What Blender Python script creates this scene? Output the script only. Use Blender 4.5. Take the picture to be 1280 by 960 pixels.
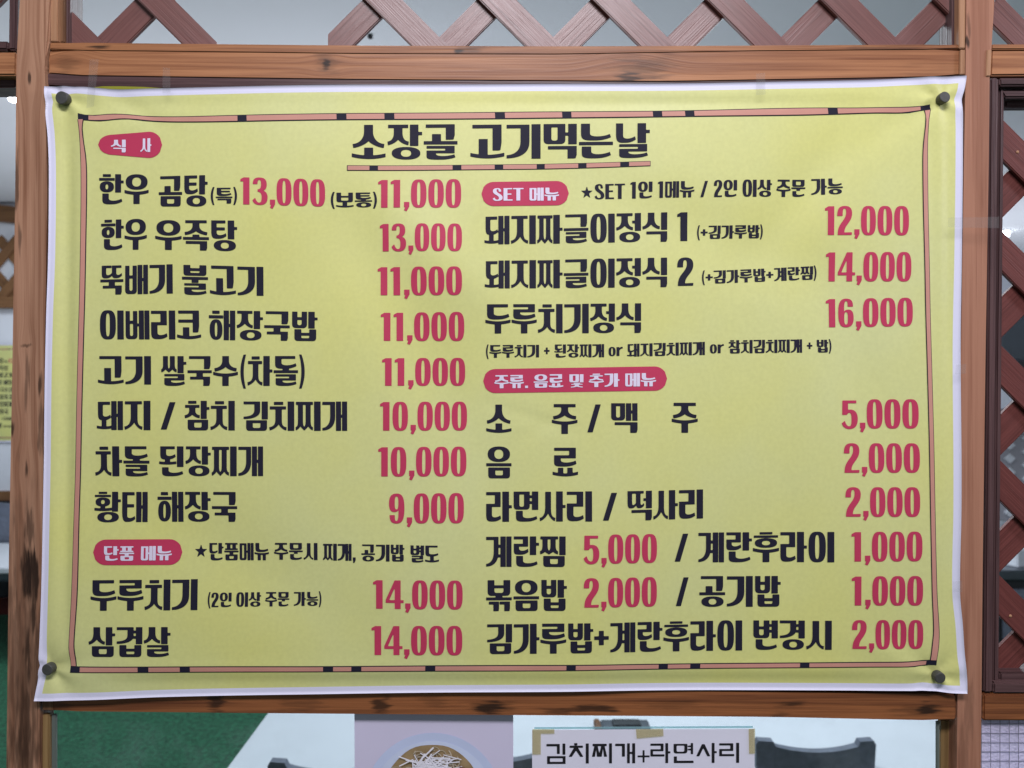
import bpy, bmesh, math, random
import numpy as np
from mathutils import Vector, Matrix, noise as mnoise

random.seed(7)
for o in list(bpy.data.objects):
    bpy.data.objects.remove(o)
scn = bpy.context.scene
COL = scn.collection
R = math.radians

# ---------------------------------------------------------------- camera
F = 985.0            # focal length in pixels of the 1280 x 960 photograph
CAM_Y = -0.788       # the partition's front face lies on y = 0, 0.8 mm per pixel
cd = bpy.data.cameras.new('camera')
cam = bpy.data.objects.new('camera', cd)
COL.objects.link(cam)
cam.location = (0, CAM_Y, 0)
cam.rotation_euler = (R(90), 0, 0)
cd.sensor_width = 36.0
cd.lens = F/1280*36.0
cd.clip_start = 0.02
cd.clip_end = 60
cd.dof.use_dof = True
cd.dof.focus_distance = 0.78
cd.dof.aperture_fstop = 8.0
scn.camera = cam

# ---------------------------------------------------------------- light
w = bpy.data.worlds.new('World')
scn.world = w
w.use_nodes = True
bg = w.node_tree.nodes['Background']
bg.inputs[0].default_value = (0.84, 0.92, 1.0, 1)
bg.inputs[1].default_value = 0.24


def area(name, loc, rot, sx, sy, power, col):
    ld = bpy.data.lights.new(name, 'AREA')
    ld.shape = 'RECTANGLE'
    ld.size, ld.size_y, ld.energy, ld.color = sx, sy, power, col
    o = bpy.data.objects.new(name, ld)
    o.location, o.rotation_euler = loc, rot
    COL.objects.link(o)
    return o


area('front_room_ceiling_lamp', (0.05, -1.15, 1.06), (R(24), 0, 0), 0.9, 0.28, 27.5, (0.965, 0.94, 1.0))
area('front_room_side_lamp', (1.95, -0.85, 0.85), (R(30), R(52), 0), 0.5, 0.25, 14, (0.92, 0.89, 1.0))
area('dining_room_ceiling_lamp', (0.5, 1.9, 1.08), (0, 0, 0), 1.6, 1.2, 46, (0.86, 0.93, 1.0))
area('dining_room_far_lamp', (-2.2, 3.0, 1.08), (0, 0, 0), 1.2, 0.6, 26, (0.86, 0.93, 1.0))
area('dining_room_up_fill', (-0.9, 2.9, -0.6), (R(180), 0, 0), 2.0, 0.8, 40, (0.90, 0.91, 1.0))  # added without a fixture, facing up to brighten the ceiling

area('kitchen_down_fill', (2.9, 3.9, 1.08), (0, 0, 0), 1.2, 0.6, 30, (0.88, 0.93, 1.0))  # added light to brighten the dark right back of the room
area('kitchen_up_fill', (2.9, 4.6, -0.4), (R(180), 0, 0), 2.0, 0.8, 30, (0.90, 0.91, 1.0))  # unseen upward light added for the ceiling beyond the right lattice

vs = scn.view_settings
vs.view_transform = 'Standard'
vs.look = 'None'
vs.exposure = 0.0
vs.gamma = 1.0
vs.use_curve_mapping = False


# ---------------------------------------------------------------- helpers
def at(x, y, Y):
    """photo pixel -> point on the plane at depth Y"""
    d = Y - CAM_Y
    return Vector(((x-640.0)/F*d, Y, (480.0-y)/F*d))


def tag(o, label=None, cat=None, group=None, kind=None):
    if label:
        o['label'] = label
    if cat:
        o['category'] = cat
    if group:
        o['group'] = group
    if kind:
        o['kind'] = kind
    return o


def empty(name, loc=(0, 0, 0)):
    o = bpy.data.objects.new(name, None)
    o.location = loc
    o.empty_display_size = 0.05
    COL.objects.link(o)
    return o


def obj_from(name, verts, faces, mat, parent=None, smooth=False, mats=None, fm=None):
    me = bpy.data.meshes.new(name)
    me.from_pydata([tuple(v) for v in verts], [], faces)
    for m_ in (mats or [mat]):
        me.materials.append(m_)
    if fm is not None:
        me.polygons.foreach_set('material_index', fm)
    if smooth:
        me.polygons.foreach_set('use_smooth', [True]*len(me.polygons))
    me.update()
    o = bpy.data.objects.new(name, me)
    COL.objects.link(o)
    if parent:
        o.parent = parent
    return o


def obj_bm(name, bm, mat, parent=None, smooth=False):
    me = bpy.data.meshes.new(name)
    bmesh.ops.recalc_face_normals(bm, faces=bm.faces)
    bm.to_mesh(me)
    bm.free()
    me.materials.append(mat)
    if smooth:
        me.polygons.foreach_set('use_smooth', [True]*len(me.polygons))
    o = bpy.data.objects.new(name, me)
    COL.objects.link(o)
    if parent:
        o.parent = parent
    return o


def prism_bm(poly, thick, bevel=0.0015, seg=2, bm=None):
    """poly: list of Vector (front face); extruded by thick towards +y"""
    bm = bm or bmesh.new()
    f = [bm.verts.new(p) for p in poly]
    k = [bm.verts.new((p[0], p[1]+thick, p[2])) for p in poly]
    n = len(poly)
    fs = [bm.faces.new(f), bm.faces.new(k[::-1])]
    for i in range(n):
        fs.append(bm.faces.new((f[i], k[i], k[(i+1) % n], f[(i+1) % n])))
    if bevel:
        es = list({e for fc in fs for e in fc.edges})
        bmesh.ops.bevel(bm, geom=es, offset=bevel, segments=seg, affect='EDGES', clamp_overlap=True)
    return bm


def box_bm(x0, x1, y0, y1, z0, z1, bevel=0.0015, seg=2, bm=None):
    return prism_bm([Vector((x0, y0, z0)), Vector((x1, y0, z0)), Vector((x1, y0, z1)), Vector((x0, y0, z1))], y1-y0, bevel, seg, bm)


def pxboard(name, poly, Y, thick, mat, parent, bevel=0.0016):
    """a board whose front outline is given in photo pixels, standing at depth Y"""
    return obj_bm(name, prism_bm([at(x, y, Y) for x, y in poly], thick, bevel), mat, parent)


def beam(name, top, bot, Y, thick, mat, parent, bevel=0.002, n=28):
    """a horizontal beam, slightly bowed: top and bottom edges as pixel polylines"""
    xs = np.linspace(top[0][0], top[-1][0], n)
    ty = np.interp(xs, [p[0] for p in top], [p[1] for p in top])
    by = np.interp(xs, [p[0] for p in bot], [p[1] for p in bot])
    poly = [at(x, y, Y) for x, y in zip(xs, by)] + [at(x, y, Y) for x, y in zip(xs[::-1], ty[::-1])]
    return obj_bm(name, prism_bm(poly, thick, bevel), mat, parent)


# ---------------------------------------------------------------- materials
def new_mat(name):
    m = bpy.data.materials.new(name)
    m.use_nodes = True
    nt = m.node_tree
    nt.nodes.clear()
    out = nt.nodes.new('ShaderNodeOutputMaterial')
    p = nt.nodes.new('ShaderNodeBsdfPrincipled')
    nt.links.new(p.outputs[0], out.inputs[0])
    return m, nt, p, out


def flat(name, col, rough=0.55, spec=0.4, noise_amt=0.0, nscale=40, bump=0.0, bscale=400, metal=0.0):
    m, nt, p, out = new_mat(name)
    L = nt.links.new
    p.inputs['Roughness'].default_value = rough
    p.inputs['Specular IOR Level'].default_value = spec
    p.inputs['Metallic'].default_value = metal
    p.inputs['Base Color'].default_value = (*col, 1)
    tc = nt.nodes.new('ShaderNodeTexCoord')
    if noise_amt:
        nz = nt.nodes.new('ShaderNodeTexNoise')
        nz.inputs['Scale'].default_value = nscale
        nz.inputs['Detail'].default_value = 5
        L(tc.outputs['Object'], nz.inputs['Vector'])
        hv = nt.nodes.new('ShaderNodeMapRange')
        hv.inputs[1].default_value, hv.inputs[2].default_value = 0.25, 0.75
        hv.inputs[3].default_value, hv.inputs[4].default_value = 1-noise_amt, 1+noise_amt
        L(nz.outputs['Fac'], hv.inputs[0])
        mx = nt.nodes.new('ShaderNodeVectorMath')
        mx.operation = 'SCALE'
        mx.inputs[0].default_value = col
        L(hv.outputs[0], mx.inputs['Scale'])
        L(mx.outputs[0], p.inputs['Base Color'])
    if bump:
        n2 = nt.nodes.new('ShaderNodeTexNoise')
        n2.inputs['Scale'].default_value = bscale
        n2.inputs['Detail'].default_value = 3
        L(tc.outputs['Object'], n2.inputs['Vector'])
        bp = nt.nodes.new('ShaderNodeBump')
        bp.inputs['Strength'].default_value = bump
        bp.inputs['Distance'].default_value = 0.001
        L(n2.outputs['Fac'], bp.inputs['Height'])
        L(bp.outputs[0], p.inputs['Normal'])
    return m


def wood(name, light, dark, axis='x', rough=0.45, grain=1.0, spots=(), spotcol=(0.026, 0.012, 0.007), fine=0.35, spec=0.3, blotch=0.35, bump=0.35, knots=(), ring=0.42):
    """grain runs along axis; spots: (x, z, rx, rz, strength) dark knots, burns and broad darker areas at fixed places"""
    m, nt, p, out = new_mat(name)
    L = nt.links.new
    N = nt.nodes.new
    tc = N('ShaderNodeTexCoord')
    oi = N('ShaderNodeObjectInfo')
    off = N('ShaderNodeVectorMath')
    off.operation = 'SCALE'
    off.inputs[0].default_value = (13.1, 7.7, 9.3)
    L(oi.outputs['Random'], off.inputs['Scale'])
    add = N('ShaderNodeVectorMath')
    vec = tc.outputs['Object']
    for (kx, kz, krx, krz) in knots:
        # the grain bends round a knot
        d0 = N('ShaderNodeVectorMath')
        d0.operation = 'SUBTRACT'
        L(tc.outputs['Object'], d0.inputs[0])
        d0.inputs[1].default_value = (kx, 0, kz)
        d1 = N('ShaderNodeVectorMath')
        d1.operation = 'MULTIPLY'
        L(d0.outputs[0], d1.inputs[0])
        d1.inputs[1].default_value = (1/krx, 0, 1/krz)
        d2 = N('ShaderNodeVectorMath')
        d2.operation = 'LENGTH'
        L(d1.outputs[0], d2.inputs[0])
        d3 = N('ShaderNodeMapRange')
        d3.interpolation_type = 'SMOOTHSTEP'
        d3.inputs[1].default_value, d3.inputs[2].default_value = 0.0, 1.0
        d3.inputs[3].default_value, d3.inputs[4].default_value = -0.8, 0.0
        L(d2.outputs['Value'], d3.inputs[0])
        d4 = N('ShaderNodeVectorMath')
        d4.operation = 'MULTIPLY'
        L(d0.outputs[0], d4.inputs[0])
        d4.inputs[1].default_value = (-0.35, 0, 1) if axis == 'x' else (1, 0, -0.35)
        d5 = N('ShaderNodeVectorMath')
        d5.operation = 'SCALE'
        L(d4.outputs[0], d5.inputs[0])
        L(d3.outputs[0], d5.inputs['Scale'])
        d6 = N('ShaderNodeVectorMath')
        L(vec, d6.inputs[0])
        L(d5.outputs[0], d6.inputs[1])
        vec = d6.outputs[0]
    L(vec, add.inputs[0])
    L(off.outputs[0], add.inputs[1])

    def nz(sl, sa, detail, dist=0.0):
        mp = N('ShaderNodeMapping')
        mp.inputs['Scale'].default_value = (sl, sa, sa) if axis == 'x' else (sa, sa, sl)
        L(add.outputs[0], mp.inputs['Vector'])
        n = N('ShaderNodeTexNoise')
        n.inputs['Scale'].default_value = 1.0
        n.inputs['Detail'].default_value = detail
        n.inputs['Distortion'].default_value = dist
        L(mp.outputs[0], n.inputs['Vector'])
        return n
    g1 = nz(1.6*grain, 62*grain, 4, 0.6)
    g2 = nz(11*grain, 560*grain, 4)
    g3 = nz(5, 14, 3, 0.3)
    # growth rings: a sine through the broad noise
    sc = N('ShaderNodeMath')
    sc.operation = 'MULTIPLY'
    sc.inputs[1].default_value = 21.0
    L(g1.outputs['Fac'], sc.inputs[0])
    sn = N('ShaderNodeMath')
    sn.operation = 'SINE'
    L(sc.outputs[0], sn.inputs[0])
    mr = N('ShaderNodeMapRange')
    mr.inputs[1].default_value, mr.inputs[2].default_value = -1, 1
    mr.inputs[3].default_value, mr.inputs[4].default_value = 0.0, ring
    L(sn.outputs[0], mr.inputs[0])
    a2 = N('ShaderNodeMath')
    a2.operation = 'MULTIPLY_ADD'
    a2.inputs[1].default_value = fine
    gm = N('ShaderNodeMapRange')
    gm.inputs[1].default_value, gm.inputs[2].default_value = 0.34, 0.68
    L(g2.outputs['Fac'], gm.inputs[0])
    L(gm.outputs[0], a2.inputs[0])
    L(mr.outputs[0], a2.inputs[2])
    g4 = nz(5*grain, 250*grain, 2)
    m4 = N('ShaderNodeMapRange')
    m4.inputs[1].default_value, m4.inputs[2].default_value = 0.58, 0.74
    m4.inputs[3].default_value, m4.inputs[4].default_value = 0.0, 0.34
    L(g4.outputs['Fac'], m4.inputs[0])
    a4 = N('ShaderNodeMath')
    L(a2.outputs[0], a4.inputs[0])
    L(m4.outputs[0], a4.inputs[1])
    a2 = a4
    a3 = N('ShaderNodeMath')
    a3.operation = 'MULTIPLY_ADD'
    a3.inputs[1].default_value = blotch
    L(g3.outputs['Fac'], a3.inputs[0])
    L(a2.outputs[0], a3.inputs[2])
    cr = N('ShaderNodeValToRGB')
    cr.color_ramp.elements[0].position = 0.22
    cr.color_ramp.elements[0].color = (*light, 1)
    cr.color_ramp.elements[1].position = 0.95
    cr.color_ramp.elements[1].color = (*dark, 1)
    L(a3.outputs[0], cr.inputs[0])
    col = cr.outputs[0]
    if spots:
        mq = N('ShaderNodeMapping')
        mq.inputs['Scale'].default_value = (26, 260, 260) if axis == 'x' else (260, 260, 26)
        L(tc.outputs['Object'], mq.inputs['Vector'])
        mpw = N('ShaderNodeTexNoise')
        mpw.inputs['Scale'].default_value = 1
        mpw.inputs['Detail'].default_value = 5
        L(mq.outputs[0], mpw.inputs['Vector'])
        ctr = N('ShaderNodeVectorMath')
        ctr.operation = 'SUBTRACT'
        L(mpw.outputs['Color'], ctr.inputs[0])
        ctr.inputs[1].default_value = (0.5, 0.5, 0.5)
        for (sx, sz, rx, rz, st) in spots:
            sb = N('ShaderNodeVectorMath')
            sb.operation = 'SUBTRACT'
            L(tc.outputs['Object'], sb.inputs[0])
            sb.inputs[1].default_value = (sx, 0, sz)
            ml = N('ShaderNodeVectorMath')
            ml.operation = 'MULTIPLY_ADD'
            L(sb.outputs[0], ml.inputs[0])
            ml.inputs[1].default_value = (1/rx, 0, 1/rz)
            wv = N('ShaderNodeVectorMath')
            wv.operation = 'SCALE'
            wv.inputs['Scale'].default_value = 2.6
            L(ctr.outputs[0], wv.inputs[0])
            L(wv.outputs[0], ml.inputs[2])
            ln = N('ShaderNodeVectorMath')
            ln.operation = 'LENGTH'
            L(ml.outputs[0], ln.inputs[0])
            rg = N('ShaderNodeMapRange')
            rg.interpolation_type = 'SMOOTHSTEP'
            rg.inputs[1].default_value, rg.inputs[2].default_value = 0.35, 1.05
            rg.inputs[3].default_value, rg.inputs[4].default_value = st, 0.0
            L(ln.outputs['Value'], rg.inputs[0])
            mx = N('ShaderNodeMix')
            mx.data_type = 'RGBA'
            L(rg.outputs[0], mx.inputs['Factor'])
            L(col, mx.inputs['A'])
            mx.inputs['B'].default_value = (*spotcol, 1)
            col = mx.outputs['Result']
    L(col, p.inputs['Base Color'])
    p.inputs['Roughness'].default_value = rough
    p.inputs['Specular IOR Level'].default_value = spec
    bp = N('ShaderNodeBump')
    bp.inputs['Strength'].default_value = bump
    bp.inputs['Distance'].default_value = 0.0006
    L(a2.outputs[0], bp.inputs['Height'])
    L(bp.outputs[0], p.inputs['Normal'])
    return m


def clear_mat(name, tint=(1, 1, 1), gloss=0.06, rough=0.05, haze=0.0, hazecol=(0.8, 0.85, 0.9), dirt=0.0):
    """thin clear sheet: see-through, with a little mirror and a little milky scatter"""
    m = bpy.data.materials.new(name)
    m.use_nodes = True
    nt = m.node_tree
    nt.nodes.clear()
    L = nt.links.new
    out = nt.nodes.new('ShaderNodeOutputMaterial')
    tr = nt.nodes.new('ShaderNodeBsdfTransparent')
    tr.inputs[0].default_value = (*tint, 1)
    gl = nt.nodes.new('ShaderNodeBsdfGlossy')
    gl.inputs['Roughness'].default_value = rough
    df = nt.nodes.new('ShaderNodeBsdfDiffuse')
    df.inputs[0].default_value = (*hazecol, 1)
    m1 = nt.nodes.new('ShaderNodeMixShader')
    m1.inputs[0].default_value = gloss
    m2 = nt.nodes.new('ShaderNodeMixShader')
    m2.inputs[0].default_value = haze
    L(tr.outputs[0], m1.inputs[1])
    L(gl.outputs[0], m1.inputs[2])
    L(m1.outputs[0], m2.inputs[1])
    L(df.outputs[0], m2.inputs[2])
    if dirt:
        tc = nt.nodes.new('ShaderNodeTexCoord')
        n1 = nt.nodes.new('ShaderNodeTexNoise')
        n1.inputs['Scale'].default_value = 14
        n1.inputs['Detail'].default_value = 8
        n1.inputs['Roughness'].default_value = 0.75
        L(tc.outputs['Object'], n1.inputs['Vector'])
        mr = nt.nodes.new('ShaderNodeMapRange')
        mr.inputs[1].default_value, mr.inputs[2].default_value = 0.48, 0.75
        mr.inputs[3].default_value, mr.inputs[4].default_value = haze, haze+dirt
        L(n1.outputs['Fac'], mr.inputs[0])
        L(mr.outputs[0], m2.inputs[0])
    L(m2.outputs[0], out.inputs[0])
    return m


def glow_mat(name, col, strength):
    m = bpy.data.materials.new(name)
    m.use_nodes = True
    nt = m.node_tree
    nt.nodes.clear()
    out = nt.nodes.new('ShaderNodeOutputMaterial')
    e = nt.nodes.new('ShaderNodeEmission')
    e.inputs[0].default_value = (*col, 1)
    e.inputs[1].default_value = strength
    nt.links.new(e.outputs[0], out.inputs[0])
    return m


def carpet_mat(name):
    m, nt, p, out = new_mat(name)
    L = nt.links.new
    tc = nt.nodes.new('ShaderNodeTexCoord')
    n = nt.nodes.new('ShaderNodeTexNoise')
    n.inputs['Scale'].default_value = 55
    n.inputs['Detail'].default_value = 6
    n.inputs['Roughness'].default_value = 0.75
    L(tc.outputs['Object'], n.inputs['Vector'])
    cr = nt.nodes.new('ShaderNodeValToRGB')
    cr.color_ramp.elements[0].position = 0.36
    cr.color_ramp.elements[0].color = (0.004, 0.032, 0.016, 1)
    cr.color_ramp.elements[1].position = 0.66
    cr.color_ramp.elements[1].color = (0.022, 0.16, 0.078, 1)
    L(n.outputs['Fac'], cr.inputs[0])
    L(cr.outputs[0], p.inputs['Base Color'])
    p.inputs['Roughness'].default_value = 0.95
    bp = nt.nodes.new('ShaderNodeBump')
    bp.inputs['Distance'].default_value = 0.01
    bp.inputs['Strength'].default_value = 0.6
    L(n.outputs['Fac'], bp.inputs['Height'])
    L(bp.outputs[0], p.inputs['Normal'])
    return m


def sx(px):
    return (px-640.0)/F*0.788


def sz(py):
    return (480.0-py)/F*0.788


def px_spots(lst):
    return [(sx(x), sz(y), rx*0.0008, ry*0.0008, s) for x, y, rx, ry, s in lst]


M = {}
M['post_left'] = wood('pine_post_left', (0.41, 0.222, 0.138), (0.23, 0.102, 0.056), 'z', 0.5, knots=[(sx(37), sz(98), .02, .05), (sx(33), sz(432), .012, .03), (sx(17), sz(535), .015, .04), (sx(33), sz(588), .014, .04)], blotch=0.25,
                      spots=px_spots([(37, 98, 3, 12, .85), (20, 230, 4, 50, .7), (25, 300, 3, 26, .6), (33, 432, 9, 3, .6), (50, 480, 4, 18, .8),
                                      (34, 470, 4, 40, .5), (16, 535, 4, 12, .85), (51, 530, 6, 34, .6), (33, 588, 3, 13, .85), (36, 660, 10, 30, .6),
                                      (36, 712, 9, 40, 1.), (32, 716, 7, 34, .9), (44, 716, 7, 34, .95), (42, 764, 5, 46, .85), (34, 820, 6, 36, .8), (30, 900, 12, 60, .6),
                                      (46, 840, 5, 60, .5), (30, 940, 30, 40, .35), (28, 860, 40, 190, .5), (26, 700, 30, 120, .25)]))  # the widest spots darken the lower post overall
M['post_right'] = wood('pine_post_right', (0.375, 0.178, 0.112), (0.235, 0.095, 0.055), 'z', 0.42, blotch=0.2, fine=0.25,
                       spots=px_spots([(1209, 53, 5, 8, .9), (1211, 30, 4, 20, .5), (1212, 880, 8, 50, .3), (1205, 940, 12, 50, .3)]))
M['rail_top'] = wood('pine_rail_top', (0.42, 0.188, 0.085), (0.20, 0.072, 0.031), 'x', 0.42, grain=0.8, knots=[(sx(407), sz(80), .035, .018), (sx(788), sz(97), .075, .045), (sx(90), sz(80), .04, .03)],
                     spots=px_spots([(407, 80, 7, 8, 1.), (407, 80, 20, 16, .4), (788, 97, 20, 11, .85), (795, 86, 44, 22, .4), (820, 80, 30, 20, .3),
                                     (80, 80, 20, 14, .35), (1190, 86, 60, 20, .15)]))
M['batten'] = wood('pine_batten', (0.36, 0.155, 0.065), (0.17, 0.062, 0.028), 'x', 0.45,
                   spots=px_spots([(575, 62, 9, 5, 1.), (125, 57, 18, 4, .9), (590, 60, 20, 5, .5), (1100, 59, 60, 5, .4)]))
M['rail_low'] = wood('burnt_pine_rail', (0.29, 0.105, 0.038), (0.115, 0.038, 0.016), 'x', 0.4,
                     spots=px_spots([(270, 876, 14, 22, .85), (75, 880, 30, 10, .5), (478, 880, 14, 16, .85), (610, 884, 24, 12, .95), (625, 884, 30, 10, .5),
                                     (740, 886, 40, 6, .85), (700, 889, 40, 5, .6), (985, 880, 24, 7, .8), (975, 893, 14, 4, .5), (1160, 885, 18, 10, .95),
                                     (1145, 888, 40, 10, .4), (380, 880, 40, 10, .35), (545, 876, 24, 10, .3), (845, 880, 50, 8, .3)]))
M['trim'] = wood('pine_trim', (0.42, 0.23, 0.13), (0.25, 0.11, 0.05), 'z', 0.5)
M['trim_brown'] = wood('brown_trim', (0.2, 0.1, 0.05), (0.10, 0.045, 0.022), 'z', 0.5)
M['trim_olive'] = wood('olive_trim', (0.30, 0.19, 0.08), (0.17, 0.10, 0.04), 'z', 0.5)
M['strip'] = wood('purple_brown_strip', (0.175, 0.074, 0.066), (0.092, 0.036, 0.032), 'x', 0.36, grain=1.5, fine=0.42, blotch=.35, bump=0.4, spec=0.6, ring=0.10)
M['strip_red'] = wood('red_brown_strip', (0.15, 0.042, 0.036), (0.085, 0.022, 0.019), 'x', 0.5, grain=1.5, fine=0.5, ring=.18)
M['frame_dark'] = wood('dark_frame', (0.105, 0.056, 0.056), (0.05, 0.025, 0.026), 'z', 0.4, fine=0.5)
M['frame_dark_x'] = wood('dark_frame_x', (0.105, 0.056, 0.056), (0.05, 0.025, 0.026), 'x', 0.4, fine=0.5)
M['wood_far'] = wood('far_pine', (0.23, 0.115, 0.05), (0.12, 0.055, 0.025), 'x', 0.5)

M['white_vinyl'] = flat('white_vinyl', (0.68, 0.67, 0.83), 0.5, 0.3, 0.03, 6, 0.12, 900)
M['pink'] = flat('pink_ink', (0.53, 0.25, 0.195), 0.5, 0.35, 0.05, 30)
M['navy'] = flat('navy_ink', (0.0155, 0.0145, 0.029), 0.6, 0.16)
M['red'] = flat('red_ink', (0.475, 0.038, 0.095), 0.55, 0.25, 0.05, 12)
M['white_ink'] = flat('white_ink', (0.68, 0.62, 0.76), 0.5, 0.35)
M['rubber'] = flat('dark_grey_plastic', (0.06, 0.06, 0.056), 0.5, 0.4, 0.15, 300, 0.3, 1500)
M['black_plastic'] = flat('black_plastic', (0.14, 0.16, 0.21), 0.45, 0.5, 0.2, 60)
M['table_white'] = flat('white_laminate', (0.72, 0.76, 0.82), 0.22, 0.5, 0.03, 9)
M['wall'] = flat('white_wall', (0.70, 0.72, 0.78), 0.8, 0.2, 0.03, 3, 0.1, 80)
M['ceiling'] = flat('ceiling_board', (0.66, 0.68, 0.72), 0.85, 0.2, 0.03, 2, 0.25, 160)
M['steel'] = flat('dull_steel', (0.16, 0.18, 0.21), 0.35, 0.5, 0.1, 8, metal=0.8)
M['dark'] = flat('dark_counter', (0.03, 0.033, 0.038), 0.5, 0.4, 0.2, 14)
M['paper'] = flat('white_paper', (0.70, 0.69, 0.80), 0.6, 0.3, 0.02, 20)
M['poster'] = flat('lilac_poster', (0.60, 0.56, 0.72), 0.35, 0.4, 0.04, 9)
M['porcelain'] = flat('pale_blue_print', (0.50, 0.56, 0.76), 0.35, 0.4, 0.06, 14)
M['soup'] = flat('brown_soup_print', (0.27, 0.19, 0.10), 0.35, 0.4, 0.35, 60)
M['noodle'] = flat('cream_noodle_print', (0.46, 0.39, 0.30), 0.35, 0.4, 0.3, 120)
M['garnish'] = flat('white_radish_print', (0.78, 0.76, 0.84), 0.35, 0.4, 0.08, 90)
M['meat'] = flat('brown_meat_print', (0.2, 0.1, 0.075), 0.35, 0.4, 0.4, 120)
M['ink_black'] = flat('black_marker', (0.012, 0.011, 0.014), 0.5, 0.3)
M['carpet'] = carpet_mat('green_carpet')
M['glass'] = clear_mat('window_glass', (0.95, 0.98, 0.98), 0.03, 0.02, 0.004, (0.7, 0.8, 0.85), 0.045)
M['tape'] = clear_mat('clear_tape', (0.985, 0.985, 0.985), 0.05, 0.16, 0.018, (0.8, 0.8, 0.8))
M['masking'] = clear_mat('aged_tape', (0.95, 0.92, 0.78), 0.05, 0.3, 0.2, (0.62, 0.58, 0.42))
M['teal_edge'] = clear_mat('teal_film', (0.75, 0.92, 0.93), 0.05, 0.2, 0.35, (0.4, 0.6, 0.66))
M['lamp'] = glow_mat('lamp_glow', (0.92, 0.96, 1.0), 14)
M['wire'] = flat('wire', (0.25, 0.24, 0.31), 0.4, 0.5)
def frost_mat(name):
    m, nt, p, out = new_mat(name)
    L = nt.links.new
    p.inputs['Base Color'].default_value = (0.74, 0.70, 0.88, 1)
    p.inputs['Roughness'].default_value = 0.25
    tc = nt.nodes.new('ShaderNodeTexCoord')
    n = nt.nodes.new('ShaderNodeTexNoise')
    n.inputs['Scale'].default_value = 330
    L(tc.outputs['Object'], n.inputs['Vector'])
    bp = nt.nodes.new('ShaderNodeBump')
    bp.inputs['Distance'].default_value = 0.002
    L(n.outputs['Fac'], bp.inputs['Height'])
    L(bp.outputs[0], p.inputs['Normal'])
    t = nt.nodes.new('ShaderNodeBsdfTranslucent')
    t.inputs[0].default_value = (0.84, 0.82, 0.95, 1)
    mx = nt.nodes.new('ShaderNodeMixShader')
    mx.inputs[0].default_value = 0.4
    L(p.outputs[0], mx.inputs[1])
    L(t.outputs[0], mx.inputs[2])
    L(mx.outputs[0], out.inputs[0])
    return m


M['pane_frost'] = frost_mat('frosted_pane')
M['gasket'] = flat('grey_gasket', (0.12, 0.14, 0.125), 0.4, 0.4)
# ---------------------------------------------------------------- lettering
# Heavy condensed Korean display lettering drawn from strokes. Cell: 88 wide, 100 high.
def _pth(*items):
    pts = []
    for it in items:
        if it[0] == 'c':
            x0, y0 = pts[-1]
            _, ax, ay, bx_, by_, x1, y1 = it
            for i in range(1, 11):
                t = i / 10.0
                u = 1 - t
                pts.append((u**3*x0 + 3*u*u*t*ax + 3*u*t*t*bx_ + t**3*x1,
                            u**3*y0 + 3*u*u*t*ay + 3*u*t*t*by_ + t**3*y1))
        elif it[0] == 'q':
            x0, y0 = pts[-1]
            _, ax, ay, x1, y1 = it
            for i in range(1, 9):
                t = i / 8.0
                u = 1 - t
                pts.append((u*u*x0 + 2*u*t*ax + t*t*x1, u*u*y0 + 2*u*t*ay + t*t*y1))
        else:
            pts.append((it[0], it[1]))
    return pts


def _rc(x0, y0, x1, y1):
    return [[(x0, y0), (x1, y0), (x1, y1), (x0, y1)]]


def _sup(cx, cy, rx, ry, n=2.4, k=36):
    out = []
    for i in range(k):
        a = 2*math.pi*i/k
        c, s = math.cos(a), math.sin(a)
        out.append((cx + rx*math.copysign(abs(c)**(2/n), c), cy + ry*math.copysign(abs(s)**(2/n), s)))
    return out


def _ring(x0, y0, x1, y1, s, b, n=2.4):
    cx, cy, rx, ry = (x0+x1)/2, (y0+y1)/2, (x1-x0)/2, (y1-y0)/2
    return [[_sup(cx, cy, rx, ry, n), _sup(cx, cy, max(rx-s, 2.2), max(ry-b, 2.2), n)]]


def _rbox(x0, y0, x1, y1, r):
    return _pth((x0, y1), (x1, y1), (x1, y0+r), ('q', x1, y0, x1-r, y0), (x0+r, y0), ('q', x0, y0, x0, y0+r))


def _G(x0, y0, x1, y1, s, b, tall):
    w, h = x1-x0, y1-y0
    if tall:
        return [[_pth((x0, y1), (x1, y1), (x1, y0+.48*h), ('c', x1, y0+.14*h, x0+.55*w, y0, x0, y0), (x0, y0+b*.85),
                      ('c', x0+.34*w, y0+b, x1-s, y0+.22*h, x1-s, y0+.5*h), (x1-s, y1-b), (x0, y1-b))]]
    return [[[(x0, y1), (x1, y1), (x1, y0+.3*h), (x1-.04*w, y0+.02*h), (x1-.1*w, y0), (x1-s, y0), (x1-s, y1-b), (x0, y1-b)]]]


def _N(x0, y0, x1, y1, s, b, r=None):
    w, h = x1-x0, y1-y0
    if r is None:
        r = min(.26*h, 9)
    k = min(.5*h, 14)
    return [[_pth((x0, y1), (x0+s, y1), (x0+s, y0+b+k*.7), ('c', x0+s, y0+b*.9, x1-.25*w, y0+b*1.05, x1-.04*w, y0+b+r),
                  (x1, y0+r*1.0), ('c', x1-.25*w, y0, x1-.4*w, y0, x0+.36*w, y0), ('c', x0+.08*w, y0, x0, y0+.1*h, x0, y0+.42*h))]]


def _D(x0, y0, x1, y1, s, b):
    w = x1-x0
    return [_rc(x0, y1-b, x1-.06*w, y1)] + [_N(x0, y0, x1, y1-b*.5, s, b)[0]]


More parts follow.
